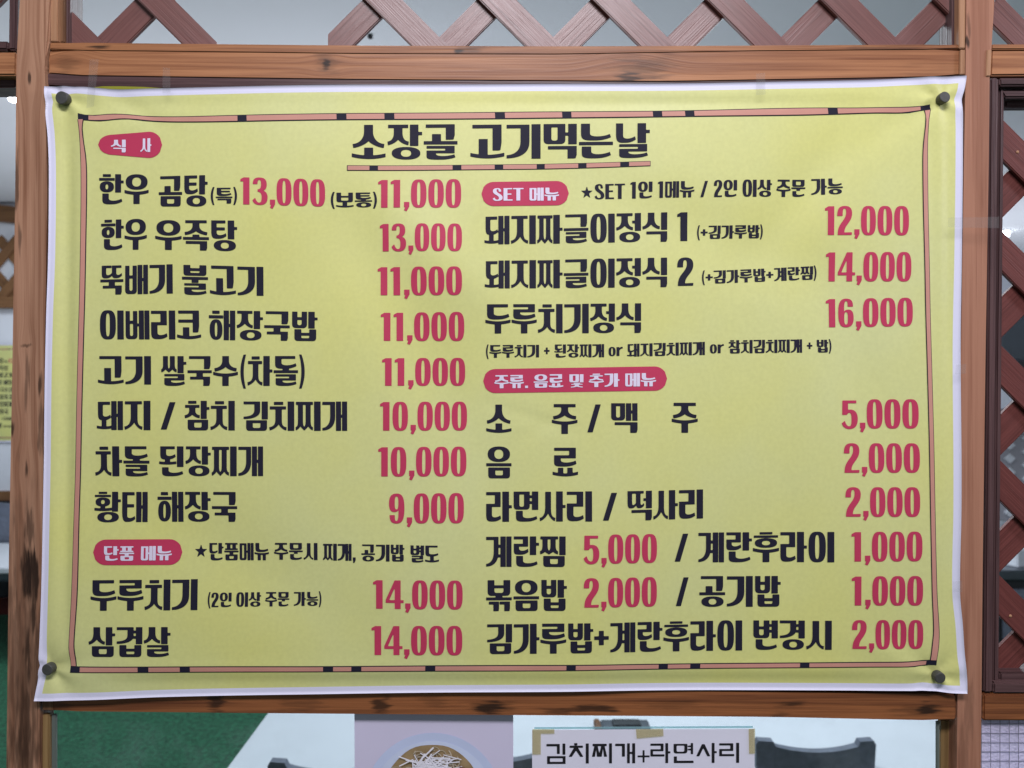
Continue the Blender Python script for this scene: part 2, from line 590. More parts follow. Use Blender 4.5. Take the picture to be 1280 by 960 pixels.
def _L(x0, y0, x1, y1, s, b):
    w, h = x1-x0, y1-y0
    b = min(b, .195*h)
    m1 = y1 - b - .145*h if h < 60 else y0 + .60*h
    o = [_rc(x0, y1-b, x1-.03*w, y1), _rc(x1-.03*w-s, m1-b, x1-.03*w, y1), _rc(x0, m1-b, x1-.03*w, m1)]
    return o + [_N(x0, y0, x1, m1-b*.5, s, b*1.12, min(.17*h, 9))[0]]


def _M(x0, y0, x1, y1, s, b):
    h = y1-y0
    r = min(.32*h, 13)
    s = min(s, (x1-x0)*.4)
    return [[_rbox(x0, y0, x1, y1, r), _rbox(x0+s, y0+b, x1-s, y1-b, min(r*.5, max(1, (h-2*b)*.4)))]]


def _B(x0, y0, x1, y1, s, b):
    h, w = y1-y0, x1-x0
    r = min(.3*h, 14)
    s = min(s, w*.42)
    ym = y0 + h*(.60 if h > 70 else .58)
    top = _pth((x0, y1), (x0+s, y1), (x0+s, ym+b/2), (x1-s, ym+b/2), (x1-s, y1), (x1, y1), (x1, y0+r),
               ('q', x1, y0, x1-r, y0), (x0+r, y0), ('q', x0, y0, x0, y0+r))
    return [[top, _rbox(x0+s, y0+b, x1-s, ym-b/2, min(r*.5, max(.8, (ym-b*1.5-y0)*.45)))]]


def _S(x0, y0, x1, y1, s, b, cx=None, pk=None):
    w, h = x1-x0, y1-y0
    if cx is None:
        cx = x0 + .5*w
    t = b*1.0
    if h > 75:
        k, pk = .42, pk or .27
    else:
        k, pk = .62, pk or .30
    l, r = cx-s/2, cx+s/2
    return [[_pth((l, y1), (r, y1), (r, y0+(k+.08)*h),
                  ('c', r, y0+(k-.14)*h, x1-.26*w, y0+t*1.25, x1, y0+t*1.1), (x1-.02*w, y0),
                  ('c', x1-.2*w, y0+.03*h, cx+.08*w, y0+pk*.55*h, cx, y0+pk*h),
                  ('c', cx-.08*w, y0+pk*.55*h, x0+.2*w, y0+.03*h, x0+.02*w, y0), (x0, y0+t*1.1),
                  ('c', x0+.26*w, y0+t*1.25, l, y0+(k-.14)*h, l, y0+(k+.08)*h))]]


def _J(x0, y0, x1, y1, s, b, cx=None):
    w = x1-x0
    return [_rc(x0+.03*w, y1-b, x1-.03*w, y1)] + [_S(x0, y0, x1, y1-b*.5, s, b, cx)[0]]


def _C(x0, y0, x1, y1, s, b, cx=None):
    w, h = x1-x0, y1-y0
    g = min(.07*h, 5)
    bb = min(b, .17*h)
    c = (cx if cx is not None else x0+.5*w)
    return [_rc(c-.27*w, y1-bb, c+.27*w, y1)] + _J(x0, y0, x1, y1-bb-g, s, bb, cx)


def _H(x0, y0, x1, y1, s, b):
    w, h = x1-x0, y1-y0
    bb = min(b, .15*h)
    g = min(.06*h, 5)
    c = x0+.5*w
    yb = y1-bb-g
    o = [_rc(c-.27*w, y1-bb, c+.27*w, y1), _rc(x0-1, yb-bb, x1+1, yb)]
    return o + _ring(x0+.03*w, y0, x1-.03*w, yb-bb-g*.6, min(s, w*.38), min(b, .16*h))


def _P(x0, y0, x1, y1, s, b):
    w = x1-x0
    b = min(b, .26*(y1-y0))
    return [_rc(x0, y1-b, x1, y1), _rc(x0, y0, x1, y0+b), _rc(x0+.14*w, y0, x0+.14*w+s*.95, y1), _rc(x1-.14*w-s*.95, y0, x1-.14*w, y1)]


def _cons(j, x0, y0, x1, y1, s, b, tall=False, fin=False):
    w, h = x1-x0, y1-y0
    cx = x0+.54*w if tall else None
    if j == 'ㄱ':
        return _G(x0, y0, x1, y1, s, b, tall and not fin)
    if j == 'ㄲ':
        m = x0+.5*w
        return _G(x0, y0, m-1, y1, s*.8, b, False) + _G(m+1, y0, x1, y1, s*.8, b, False)
    if j == 'ㄴ':
        return _N(x0, y0, x1, y1, s, b)
    if j == 'ㄷ':
        return _D(x0, y0, x1, y1, s, b)
    if j == 'ㄸ':
        m = x0+.5*w
        return _D(x0, y0, m+1, y1, s*.72, b*.9) + _D(m, y0, x1, y1, s*.72, b*.9)
    if j == 'ㄹ':
        return _L(x0, y0, x1, y1, s, b)
    if j == 'ㅁ':
        return _M(x0, y0, x1, y1, s, b)
    if j == 'ㅂ':
        return _B(x0, y0, x1, y1, s, b)
    if j == 'ㅅ':
        return _S(x0, y0, x1, y1, s, b, cx)
    if j == 'ㅆ':
        return _S(x0, y0, x0+.56*w, y1, s*.78, b, None, .2) + _S(x0+.44*w, y0, x1, y1, s*.78, b, None, .2)
    if j == 'ㅈ':
        return _J(x0, y0, x1, y1, s, b, cx)
    if j == 'ㅉ':
        return [_rc(x0+.02*w, y1-b, x1, y1)] + _S(x0, y0, x0+.56*w, y1-b*.5, s*.78, b, None, .16) + _S(x0+.44*w, y0, x1, y1-b*.5, s*.78, b, None, .16)
    if j == 'ㅊ':
        return _C(x0, y0, x1, y1, s, b, cx)
    if j == 'ㅇ':
        return _ring(x0, y0, x1, y1, min(s, w*.38), min(b, h*.22), 2.9 if tall and not fin and h > 75 else 2.3)
    if j == 'ㅋ':
        return _G(x0, y0, x1, y1, s, b, False) + [_rc(x0, y0+.52*h-b/2, x1-s*.5, y0+.52*h+b/2)]
    if j == 'ㅌ':
        bb = min(b, .19*h)
        return _D(x0, y0, x1, y1, s, bb) + [_rc(x0+s*.5, y0+.54*h-bb/2, x1-.1*w, y0+.54*h+bb/2)]
    if j == 'ㅍ':
        return _P(x0, y0, x1, y1, s, b)
    if j == 'ㅎ':
        return _H(x0, y0, x1, y1, s, b)
    return []


def _smile(x0, x1, y, b, r):
    w = x1-x0
    c = (x0+x1)/2
    return [[_pth((x0, y+b+r), ('q', x0+.25*w, y+b, c, y+b), ('q', x1-.25*w, y+b, x1, y+b+r), (x1, y+r),
                  ('q', x1-.25*w, y, c, y), ('q', x0+.25*w, y, x0, y+r))]]


_CHO = 'ㄱㄲㄴㄷㄸㄹㅁㅂㅃㅅㅆㅇㅈㅉㅊㅋㅌㅍㅎ'
_JUNG = 'ㅏㅐㅑㅒㅓㅔㅕㅖㅗㅘㅙㅚㅛㅜㅝㅞㅟㅠㅡㅢㅣ'
_JONG = ' ㄱㄲㄳㄴㄵㄶㄷㄹㄺㄻㄼㄽㄾㄿㅀㅁㅂㅄㅅㅆㅇㅈㅊㅋㅌㅍㅎ'


def _vert(v, y0, y1, s, b):
    """vertical vowel strokes; returns (shapes, right edge left free for the consonant)"""
    h = y1-y0
    ym = y0+.5*h
    t = b*.95
    if v == 'ㅣ':
        return [_rc(87-s, y0, 87, y1)], 87-s-5
    if v == 'ㅏ':
        ty = y0+.5*h if h > 70 else y0+.58*h
        return [_rc(79-s, y0, 79, y1), _rc(78, ty-t/2, 88.5, ty+t/2)], 79-s-4
    if v == 'ㅓ':
        return [_rc(87-s, y0, 87, y1), _rc(87-s-9, ym-t/2, 88-s, ym+t/2)], 87-s-7
    if v == 'ㅕ':
        a, c = y0+.72*h, y0+.40*h
        return [_rc(87-s, y0, 87, y1), _rc(87-s-9, a-t/2, 88-s, a+t/2), _rc(87-s-9, c-t/2, 88-s, c+t/2)], 87-s-7
    q = s*.78
    if v == 'ㅐ':
        return [_rc(87-q, y0, 87, y1), _rc(87-2*q-3, y0, 87-q-3, y1), _rc(87-q-4, ym-t/2, 88-q, ym+t/2)], 87-2*q-5.5
    if v == 'ㅔ':
        return [_rc(87-q, y0, 87, y1), _rc(87-2*q-2, y0, 87-q-2, y1), _rc(87-2*q-10, ym-t/2, 87-2*q, ym+t/2)], 87-2*q-7
    if v == 'ㅖ':
        a, c = y0+.68*h, y0+.36*h
        return [_rc(87-q, y0, 87, y1), _rc(87-2*q-2, y0, 87-q-2, y1), _rc(87-2*q-11, a-t/2, 87-2*q, a+t/2),
                _rc(87-2*q-11, c-t/2, 87-2*q, c+t/2)], 87-2*q-8
    return [], 60


def _syl(ch, s=23., b=10.5):
    k = ord(ch)-0xAC00
    ci, v, f = _CHO[k//588], _JUNG[(k % 588)//28], _JONG[k % 28]
    fin = f != ' '
    o = []
    if fin and v in 'ㅏㅐㅓㅔㅕㅖㅣ':
        o += _cons(f, 11 if f not in 'ㄱㄲ' else 14, 0, 84 if f not in 'ㄱ' else 87, 36 if f not in 'ㄹㅂ' else 40, s*1.02, b*.92, fin=True)
        if f in 'ㅂㄹ':
            y0 = 43
        else:
            y0 = 39 if f != 'ㄱ' else 41
        sv, xr = _vert(v, y0, 100, s*.95, b*.92)
        o += sv
        bb = b*.92
        yy = y0 + (2 if ci in 'ㅅㅆㅈㅉㅊ' else 1)
        if ci in 'ㅇㅎ':
            yy = y0+1
        tall = ci in 'ㄱ'
        if tall:
            o += _G(2, yy, xr, 100, s*.9, bb, True)
        elif ci in 'ㅁㅂㄷㄴㄹㅌ' or ci == 'ㅇ':
            o += _cons(ci, 3, yy, xr, 100 + (1 if ci == 'ㅇ' else 0), min(s, (xr-3)*.36), bb)
        else:
            o += _cons(ci, 0, yy, xr+1.5, 100, min(s, (xr)*.42), bb)
    elif v in 'ㅏㅐㅓㅔㅕㅖㅣ':
        sv, xr = _vert(v, 0, 100, s, b)
        o += sv
        ss = min(s, (xr-2)*.40)
        if ci in 'ㅁㅂ':
            ss = min(s, (xr-2)*.37)
            o += _cons(ci, 2, 1, xr, 98, ss, b, True)
        elif ci == 'ㅇ':
            o += _cons(ci, 2, 0, xr, 101, ss, b, True)
        else:
            o += _cons(ci, 1 if ci in 'ㄱㄷㄹㄴㅌ' else 0, 1, xr + (1.5 if ci in 'ㅅㅈㅊㅆㅉ' else 0), 99, ss, b, True)
    elif fin and v in 'ㅗㅛㅜㅠㅡ':
        fb = b*.9
        ft = 34 if f not in 'ㄹㅂ' else 39
        if f in 'ㄱㄲ':
            ft = 31
        o += _cons(f, 8 if f not in 'ㄱㄲ' else 10, 0, 82 if f not in 'ㄱㄲ' else 81, ft, s*1.05, fb, fin=True)
        if v == 'ㅗ':
            yb = ft+4
            o += [_rc(1, yb, 87, yb+fb)]
            if ci in 'ㄱㅋ':
                o += [_rc(22, yb, 22+s, yb+fb+20)]
                o += _cons(ci, 6, yb+fb+4, 80, 100, s, fb)
            else:
                o += [_rc(44-s/2, yb, 44+s/2, yb+fb+8)]
                o += _cons(ci, 6, yb+fb+(5 if ci not in 'ㅈㅅ' else 6), 82, 100, s, fb)
        else:
            stem = v in 'ㅜㅠ'
            yb = ft + (12 if stem else 4)
            o += [_rc(1, yb, 87, yb+fb)]
            if v == 'ㅜ':
                o += [_rc(44-s/2, ft+(2 if f not in 'ㄱ' else -6), 44+s/2, yb+2)]
            if v == 'ㅠ':
                o += [_rc(18, ft+2, 18+s*.8, yb+2), _rc(70-s*.8, ft+2, 70, yb+2)]
            o += _cons(ci, 6, yb+fb+4, 82, 100, s, fb)
    elif v in 'ㅗㅛㅜㅠㅡ':
        if v == 'ㅗ':
            o += _smile(1, 87, 1, b, 6)
            if ci in 'ㄱㅋ':
                o += [_rc(22, 6, 22+s, 58 if ci == 'ㄱ' else 42)]
                o += _cons(ci, 6, 24, 80, 100, s, b)
            else:
                o += [_rc(44-s/2, 6, 44+s/2, 34)]
                o += _cons(ci, 3, 33 if ci in 'ㅅㅈ' else 36, 84, 100, s, b)
                if ci in 'ㅂㄷ':
                    o += [_rc(44-s/2, 6, 44+s/2, 40)]
        elif v == 'ㅛ':
            o += _smile(1, 87, 1, b, 6)
            o += [_rc(19, 5, 19+s*.8, 31), _rc(69-s*.8, 5, 69, 31)]
            o += _cons(ci, 6, 35, 82, 100, s, b)
        else:
            o += _smile(0, 88, 31, b, 6)
            if v == 'ㅜ':
                o += [_rc(44-s/2, 0, 44+s/2, 36)]
            else:
                o += [_rc(19, 0, 19+s*.85, 36), _rc(69-s*.85, 0, 69, 36)]
            o += _cons(ci, 4 if ci not in 'ㄴㄷㄹ' else 6, 48, 84, 100, s*1.04, b)
    elif v == 'ㅙ':
        q = s*.78
        o += [_rc(87-q, 0, 87, 100), _rc(87-2*q-3, 0, 87-q-3, 100), _rc(87-q-4, 46, 88-q, 56)]
        o += _D(4, 34, 47, 98, s*.72, b)
        o += [_rc(16, 8, 16+s*.7, 42)] + _smile(0, 50, 3, b*.9, 3)
    elif v == 'ㅚ' and fin:
        o += [_rc(85-s, 31, 85, 100)]
        o += _D(4, 56, 58, 100, s*.9, b*.9) + [_rc(20, 43, 20+s*.8, 60)] + _smile(0, 60, 39, b*.85, 2)
        o += _cons(f, 10, 0, 84, 30, s, b*.9, fin=True)
    elif v == 'ㅘ' and fin:
        o += [_rc(79-s*.9, 35, 79, 100), _rc(78, 66, 88, 75)]
        o += _H(2, 52, 54, 100, s*.8, b*.8)
        o += [_rc(28-s*.35, 44, 28+s*.35, 56)] + _smile(0, 58, 37, b*.85, 2)
        o += _cons(f, 10, 0, 82, 34, s, b*.9, fin=True)
    return o


def _other(ch):
    """digits, latin, marks -> (shapes, advance)"""
    if ch == '0':
        return _ring(0, -1, 52, 101, 20.5, 9, 2.9), 58
    if ch == '1':
        return [[[(10, 0), (32, 0), (32, 100), (12, 100), (0, 93), (0, 84), (10, 86)]]], 42
    if ch == ',':
        return [[[(3, 20), (21, 20), (21, 4), (12, -14), (3, -10), (7, 1), (3, 1)]]], 26
    if ch == '.':
        return [_rc(4, 0, 22, 18)], 28
    if ch == '2':
        return [[_pth((0, 66), ('c', 0, 90, 6, 101, 27, 101), ('c', 46, 101, 52, 90, 52, 75), ('c', 52, 52, 36, 40, 29, 26), ('q', 26, 20, 25, 9),
                      (52, 10), (51, 0), (2, 0), ('c', 2, 20, 6, 30, 16, 44), ('c', 26, 57, 31, 66, 31, 78), ('c', 31, 90, 28, 92, 26, 92),
                      ('c', 20, 92, 19, 84, 19, 66))]], 57
    if ch == '3':
        return [[_pth((1, 76), ('c', 2, 94, 8, 101, 25, 101), ('c', 44, 101, 50, 92, 50, 76), ('c', 50, 62, 45, 56, 38, 53), ('c', 47, 49, 53, 43, 53, 28),
                      ('c', 53, 8, 43, -1, 26, -1), ('c', 10, -1, 4, 6, 0, 16), (10, 26), ('c', 13, 14, 18, 8, 24, 8), ('c', 31, 8, 32, 16, 32, 28),
                      ('c', 32, 42, 28, 48, 18, 48), (18, 57), ('c', 27, 57, 30, 63, 30, 76), ('c', 30, 88, 28, 92, 24, 92), ('c', 20, 92, 18, 88, 18, 76))]], 58
    if ch == '4':
        return [[[(30, 0), (50, 0), (50, 21), (60, 21), (60, 31), (50, 31), (50, 100), (30, 100), (0, 31), (0, 21), (30, 21)],
                 [(30, 31), (12, 31), (30, 74)]]], 62
    if ch == '5':
        return [[_pth((3, 97), (50, 97), (50, 87), (22, 87), (22, 65), ('c', 42, 68, 54, 58, 54, 34), ('c', 54, 10, 44, -2, 26, -2), ('c', 12, -2, 4, 6, 0, 18),
                      (11, 27), ('c', 14, 14, 19, 8, 25, 8), ('c', 32, 8, 33, 18, 33, 34), ('c', 33, 50, 30, 56, 24, 54), ('q', 20, 52, 18, 47), (2, 47))]], 58
    six = [_pth((50, 72), ('c', 50, 92, 44, 101, 26, 101), ('c', 6, 101, 0, 84, 0, 50), ('c', 0, 14, 6, -1, 26, -1), ('c', 46, -1, 52, 12, 52, 32),
                ('c', 52, 54, 46, 62, 34, 62), ('c', 27, 62, 23, 60, 20, 55), ('c', 20, 86, 22, 92, 27, 92), ('c', 31, 92, 32, 88, 32, 72)),
           _sup(26.5, 31, 6, 22, 2.8)]
    if ch == '6':
        return [six], 57
    if ch == '9':
        return [[[(52-x, 100-y) for x, y in c] for c in six]], 57
    if ch == '/':
        return [[[(0, 0), (20, 0), (50, 98), (30, 98)]]], 52
    if ch == '(':
        return [[_pth((16, 105), ('q', -6, 48, 16, -9), (25, -9), ('q', 9, 48, 25, 105))]], 30
    if ch == ')':
        g, a = _other('(')
        return [[[(24-x, y) for x, y in c] for c in sh] for sh in g], a
    if ch == '+':
        return [_rc(0, 44, 50, 56), _rc(16, 26, 33, 74)], 54
    if ch == '*':
        st = []
        for i in range(10):
            r = 37 if i % 2 == 0 else 15
            a = math.pi/2 + i*math.pi/5
            st.append((36+r*math.cos(a), 48+r*1.15*math.sin(a)))
        return [[st]], 76
    if ch == 'S':
        return [[_pth((46, 72), ('c', 46, 92, 40, 101, 25, 101), ('c', 8, 101, 1, 92, 1, 77), ('c', 1, 48, 34, 46, 34, 22), ('c', 34, 12, 31, 8, 25, 8),
                      ('c', 17, 8, 13, 14, 11, 26), (0, 18), ('c', 3, 4, 10, -1, 25, -1), ('c', 45, -1, 54, 8, 54, 25), ('c', 54, 54, 21, 58, 21, 80),
                      ('c', 21, 88, 22, 92, 26, 92), ('c', 31, 92, 32, 86, 33, 72))]], 59
    if ch == 'E':
        return [_rc(0, 0, 21, 100), _rc(0, 90, 47, 100), _rc(0, 47, 43, 57), _rc(0, 0, 49, 10)], 52
    if ch == 'T':
        return [_rc(18, 0, 39, 100), _rc(0, 90, 57, 100)], 60
    if ch == 'o':
        return _ring(0, -1, 47, 68, 18, 8, 2.5), 52
    if ch == 'r':
        return [_rc(0, 0, 20, 66), [_pth((18, 50), ('q', 20, 68, 40, 69), (42, 56), ('q', 26, 56, 20, 40))]], 44
    return [], 40


_ADV = {' ': 36, '_': 88}


def glyph(ch, style=0):
    """shapes and advance; style 1 = thin monoline"""
    if 0xAC00 <= ord(ch) <= 0xD7A3:
        return (_syl(ch) if style == 0 else _thin(ch)), 91.5
    if ch in _ADV:
        return [], _ADV[ch]
    if ch == '+' and style == 1:
        return [_rc(0, 34, 60, 44), _rc(25, 4, 35, 74)], 64
    return _other(ch)


def _thin(ch):
    k = ord(ch)-0xAC00
    ci, v, f = _CHO[k//588], _JUNG[(k % 588)//28], _JONG[k % 28]
    s, b = 13., 12.
    y0 = 45 if f != ' ' else 0
    cy0 = max(y0 + 4, 34)
    xr = 62 if v != 'ㅐ' else 44
    o = []
    cx = xr/2

    def caret(x0, x1, yt):
        m = (x0+x1)/2
        return [[[(m-6, yt), (m+6, yt), (x1+4, cy0), (x1-10, cy0), (m, yt-20), (x0+10, cy0), (x0-4, cy0)]]]
    if ci == 'ㄱ':
        o += [_rc(2, 88, xr, 100), _rc(xr-13, cy0, xr, 100)]
    elif ci == 'ㅅ':
        o += caret(4, xr-2, 96)
    elif ci == 'ㅊ':
        o += [_rc(cx-7, 93, cx+7, 104), _rc(4, 80, xr, 91)] + caret(4, xr-2, 86)
    elif ci == 'ㅉ':
        o += [_rc(2, 88, xr+2, 100)] + caret(3, xr*.5, 96) + caret(xr*.52, xr, 96)
    elif ci == 'ㄹ':
        o += [_rc(2, 89, xr, 100), _rc(xr-13, 62, xr, 100), _rc(2, 61, xr, 71), _rc(2, cy0, 14, 70), _rc(2, cy0, xr+4, cy0+11)]
    elif ci == 'ㅁ':
        o += _M(4, cy0, xr, 98, s, 9)
    h = 100-y0
    if v == 'ㅣ':
        o += [_rc(74, y0, 87, 102)]
    elif v == 'ㅏ':
        o += [_rc(70, y0, 83, 102), _rc(80, y0+.5*h, 93, y0+.5*h+10)]
    elif v == 'ㅐ':
        o += [_rc(53, y0, 65, 102), _rc(75, y0, 88, 102), _rc(60, 48, 78, 58)]
    elif v == 'ㅕ':
        o += [_rc(76, y0, 86, 102), _rc(64, y0+.66*h, 78, y0+.66*h+8), _rc(64, y0+.36*h, 78, y0+.36*h+8)]
    if f == 'ㅁ':
        o += [[[(5, -2), (88, -2), (88, 38), (5, 38)], [(18, 9), (75, 9), (75, 27), (18, 27)]]]
    elif f == 'ㄴ':
        o += [_rc(5, 0, 18, 34), _rc(5, 0, 88, 12)]
    return o


def glyph_field(shapes, x0, y0, x1, y1, nx, ny):
    """signed distance (inside negative) of the union of shapes, on grid nodes"""
    gx, gy = np.meshgrid(np.linspace(x0, x1, nx), np.linspace(y0, y1, ny), indexing='ij')
    P = np.stack([gx.ravel(), gy.ravel()], 1)
    best = np.full(len(P), 1e9)
    for sh in shapes:
        d2 = np.full(len(P), 1e18)
        ins = np.zeros(len(P), bool)
        for c in sh:
            A = np.array(c, float)
            Bq = np.roll(A, -1, 0)
            E = Bq - A
            W = P[:, None, :] - A[None]
            t = np.clip((W*E).sum(2)/np.maximum((E*E).sum(1), 1e-9), 0, 1)
            Dv = W - E[None]*t[..., None]
            d2 = np.minimum(d2, (Dv*Dv).sum(2).min(1))
            cond = (A[None, :, 1] > P[:, 1:2]) != (Bq[None, :, 1] > P[:, 1:2])
            with np.errstate(divide='ignore', invalid='ignore'):
                xi = A[None, :, 0] + (P[:, 1:2]-A[None, :, 1])*E[None, :, 0]/np.where(E[None, :, 1] == 0, 1e-9, E[None, :, 1])
            ins ^= (np.sum(cond & (P[:, 0:1] < xi), 1) % 2 == 1)
        d = np.sqrt(d2)
        best = np.minimum(best, np.where(ins, -d, d))
    return best.reshape(nx, ny)


_GC = {}


def glyph_mesh(ch, step, style=0):
    """filled polygons of a glyph by marching squares: (verts Nx2, faces)"""
    key = (ch, step, style)
    if key in _GC:
        return _GC[key]
    shapes, adv = glyph(ch, style)
    if not shapes:
        _GC[key] = (np.zeros((0, 2)), [], adv)
        return _GC[key]
    allp = np.array([p for sh in shapes for c in sh for p in c])
    lo, hi = allp.min(0)-step*.7, allp.max(0)+step*.7
    nx, ny = int(math.ceil((hi[0]-lo[0])/step))+1, int(math.ceil((hi[1]-lo[1])/step))+1
    xs = np.linspace(lo[0], hi[0], nx)
    ys = np.linspace(lo[1], hi[1], ny)
    F = glyph_field(shapes, lo[0], lo[1], hi[0], hi[1], nx, ny)
    F[np.abs(F) < 1e-6] = -1e-6
    vid, V, faces = {}, [], []

    def node(i, j):
        k = (i, j, 0)
        if k not in vid:
            vid[k] = len(V)
            V.append((xs[i], ys[j]))
        return vid[k]

    def edge(i, j, a):
        k = (i, j, a)
        if k not in vid:
            i2, j2 = (i+1, j) if a == 1 else (i, j+1)
            f0, f1 = F[i, j], F[i2, j2]
            t = f0/(f0-f1)
            vid[k] = len(V)
            V.append((xs[i]+(xs[i2]-xs[i])*t, ys[j]+(ys[j2]-ys[j])*t))
        return vid[k]
    I = F < 0
    anyc = I[:-1, :-1] | I[1:, :-1] | I[1:, 1:] | I[:-1, 1:]
    for i, j in zip(*np.nonzero(anyc)):
        cs = ((i, j), (i+1, j), (i+1, j+1), (i, j+1))
        es = ((i, j, 1), (i+1, j, 2), (i, j+1, 1), (i, j, 2))
        inn = [I[c] for c in cs]
        poly = []
        for q in range(4):
            if inn[q]:
                poly.append(node(*cs[q]))
            if inn[q] != inn[(q+1) % 4]:
                poly.append(edge(*es[q]))
        if len(poly) >= 3:
            faces.append(poly)
    _GC[key] = (np.array(V), faces, adv)
    return _GC[key]
# ---------------------------------------------------------------- the setting
FLOOR_Z, CEIL_Z = -1.42, 1.12


def sheet(name, pts, mat, kind='structure'):
    return tag(obj_from(name, pts, [tuple(range(len(pts)))], mat), kind=kind)


tag(obj_bm('floor', box_bm(-4.6, 4.8, -2.6, 6.6, FLOOR_Z-0.05, FLOOR_Z, 0), M['carpet']), kind='structure')
tag(obj_bm('ceiling', box_bm(-4.6, 4.8, -2.6, 6.6, CEIL_Z, CEIL_Z+0.05, 0), M['ceiling']), kind='structure')
tag(obj_bm('wall', box_bm(-4.6, 4.8, 6.6, 6.7, FLOOR_Z-0.05, CEIL_Z+0.05, 0), M['wall']), 'white plastered back wall of the dining room, beyond the red-brown lattice', 'wall', kind='structure')
lw = obj_bm('wall', box_bm(-4.7, -4.6, -2.6, 6.7, FLOOR_Z-0.05, CEIL_Z+0.05, 0), M['wall'])
tag(lw, kind='structure')
rw = obj_bm('wall', box_bm(4.8, 4.9, -2.6, 6.7, FLOOR_Z-0.05, CEIL_Z+0.05, 0), M['wall'])
tag(rw, kind='structure')

# ---------------------------------------------------------------- the timber partition
part = empty('wooden_partition', (0, 0, 0))
tag(part, 'pine partition with lattice panels and glass that carries the big yellow menu', 'partition')
# posts run from floor to ceiling
L_EDGE = [(25, 0), (20.5, 75), (19, 240), (15, 480), (11, 700), (8, 960)]
R_EDGE = [(62, 0), (61, 50), (57, 70), (55.5, 84), (57, 110), (58.7, 240), (55.5, 480), (52.5, 700), (49, 960)]


def post(le, re, mat):
    ztop, zbot = 480-CEIL_Z/0.788*F, 480-FLOOR_Z/0.788*F
    sl = (le[-1][0]-le[0][0])/960.0
    le = [(le[0][0]+sl*ztop, ztop)] + le + [(le[-1][0]+sl*(zbot-960), zbot)]
    re = [(re[0][0]+sl*ztop, ztop)] + re + [(re[-1][0]+sl*(zbot-960), zbot)]
    poly = [at(x, y, 0.0) for x, y in le[::-1]] + [at(x, y, 0.0) for x, y in re]
    return obj_bm('post', prism_bm(poly, 0.024, 0.002), mat, part)


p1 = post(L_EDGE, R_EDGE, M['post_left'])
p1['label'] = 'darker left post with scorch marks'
p2 = post([(1208, 0), (1207, 95), (1205, 200), (1201, 440), (1199, 700), (1196, 960)],
          [(1243, 0), (1240, 50), (1237, 95), (1236, 200), (1232, 440), (1228.5, 700), (1226, 960)], M['post_right'])
p2['label'] = 'paler pinkish right post'
# rails between the posts and outside them
beam('rail', [(60, 62.5), (300, 65), (450, 67), (700, 67.7), (940, 63.5), (1207, 61.5)],
     [(60, 93), (300, 96.5), (450, 98.5), (830, 101), (1040, 97.5), (1207, 94.5)], 0.004, 0.040, M['rail_top'], part)
beam('batten', [(62, 53), (300, 55.5), (450, 57), (700, 58), (940, 57), (1199, 55.5)],
     [(62, 61.8), (300, 64.3), (450, 66.3), (700, 67), (940, 62.8), (1199, 60.8)], 0.003, 0.030, M['batten'], part, 0.001)
beam('rail', [(53, 858), (640, 862), (1196, 867.5)], [(53, 888.5), (350, 891.6), (640, 893.8), (960, 896), (1196, 901)],
     -0.0005, 0.030, M['rail_low'], part)
pxboard('rail', [(-160, 95), (20, 94), (20.5, 65), (-160, 64)], 0.004, 0.04, M['rail_top'], part)
pxboard('rail', [(1238, 94.5), (1440, 93), (1440, 62), (1239, 62)], 0.005, 0.04, M['rail_top'], part)
pxboard('batten', [(1239.5, 61.5), (1440, 61.5), (1440, 55), (1239.5, 55)], 0.003, 0.03, M['batten'], part, 0.001)
pxboard('rail', [(1229, 901), (1440, 902), (1440, 868), (1229.5, 868)], 0.004, 0.04, M['rail_low'], part)
# small trims
pxboard('trim_strip', [(62.7, 52), (72, 52), (72, -180), (63.5, -180)], 0.003, 0.012, M['trim'], part, .0008)
pxboard('trim_strip', [(72.3, 52.8), (80, 52.8), (80.5, -180), (72.5, -180)], 0.008, 0.02, M['trim_brown'], part, .0008)
pxboard('trim_strip', [(1199, 60.5), (1207, 60.5), (1208, -180), (1200, -180)], 0.001, 0.012, M['trim'], part, .0008)
pxboard('trim_strip', [(1200, 93), (1206.5, 93), (1206.8, 62), (1200.5, 62)], 0.001, 0.003, M['trim'], part, .0006)
pxboard('trim_strip', [(1233, 95), (1238.3, 95), (1240, 62), (1234, 62)], -0.0015, 0.004, M['trim'], part, .0006)
pxboard('trim_strip', [(50.2, 1500), (61, 1500), (61.5, 893), (52.5, 893)], 0.004, 0.005, M['trim_olive'], part, .001)
pxboard('trim_strip', [(1175, 1500), (1188, 1500), (1188.5, 900), (1175, 900)], 0.015, 0.005, M['trim_olive'], part, .001)
pxboard('trim_strip', [(1188.6, 1500), (1195.5, 1500), (1196, 900), (1189, 900)], 0.0125, 0.008, M['trim_brown'], part, .001)
pxboard('trim_strip', [(53, 888), (66.5, 888), (66.5, 876), (53, 876)], -0.001, 0.004, M['trim_brown'], part, .0006)


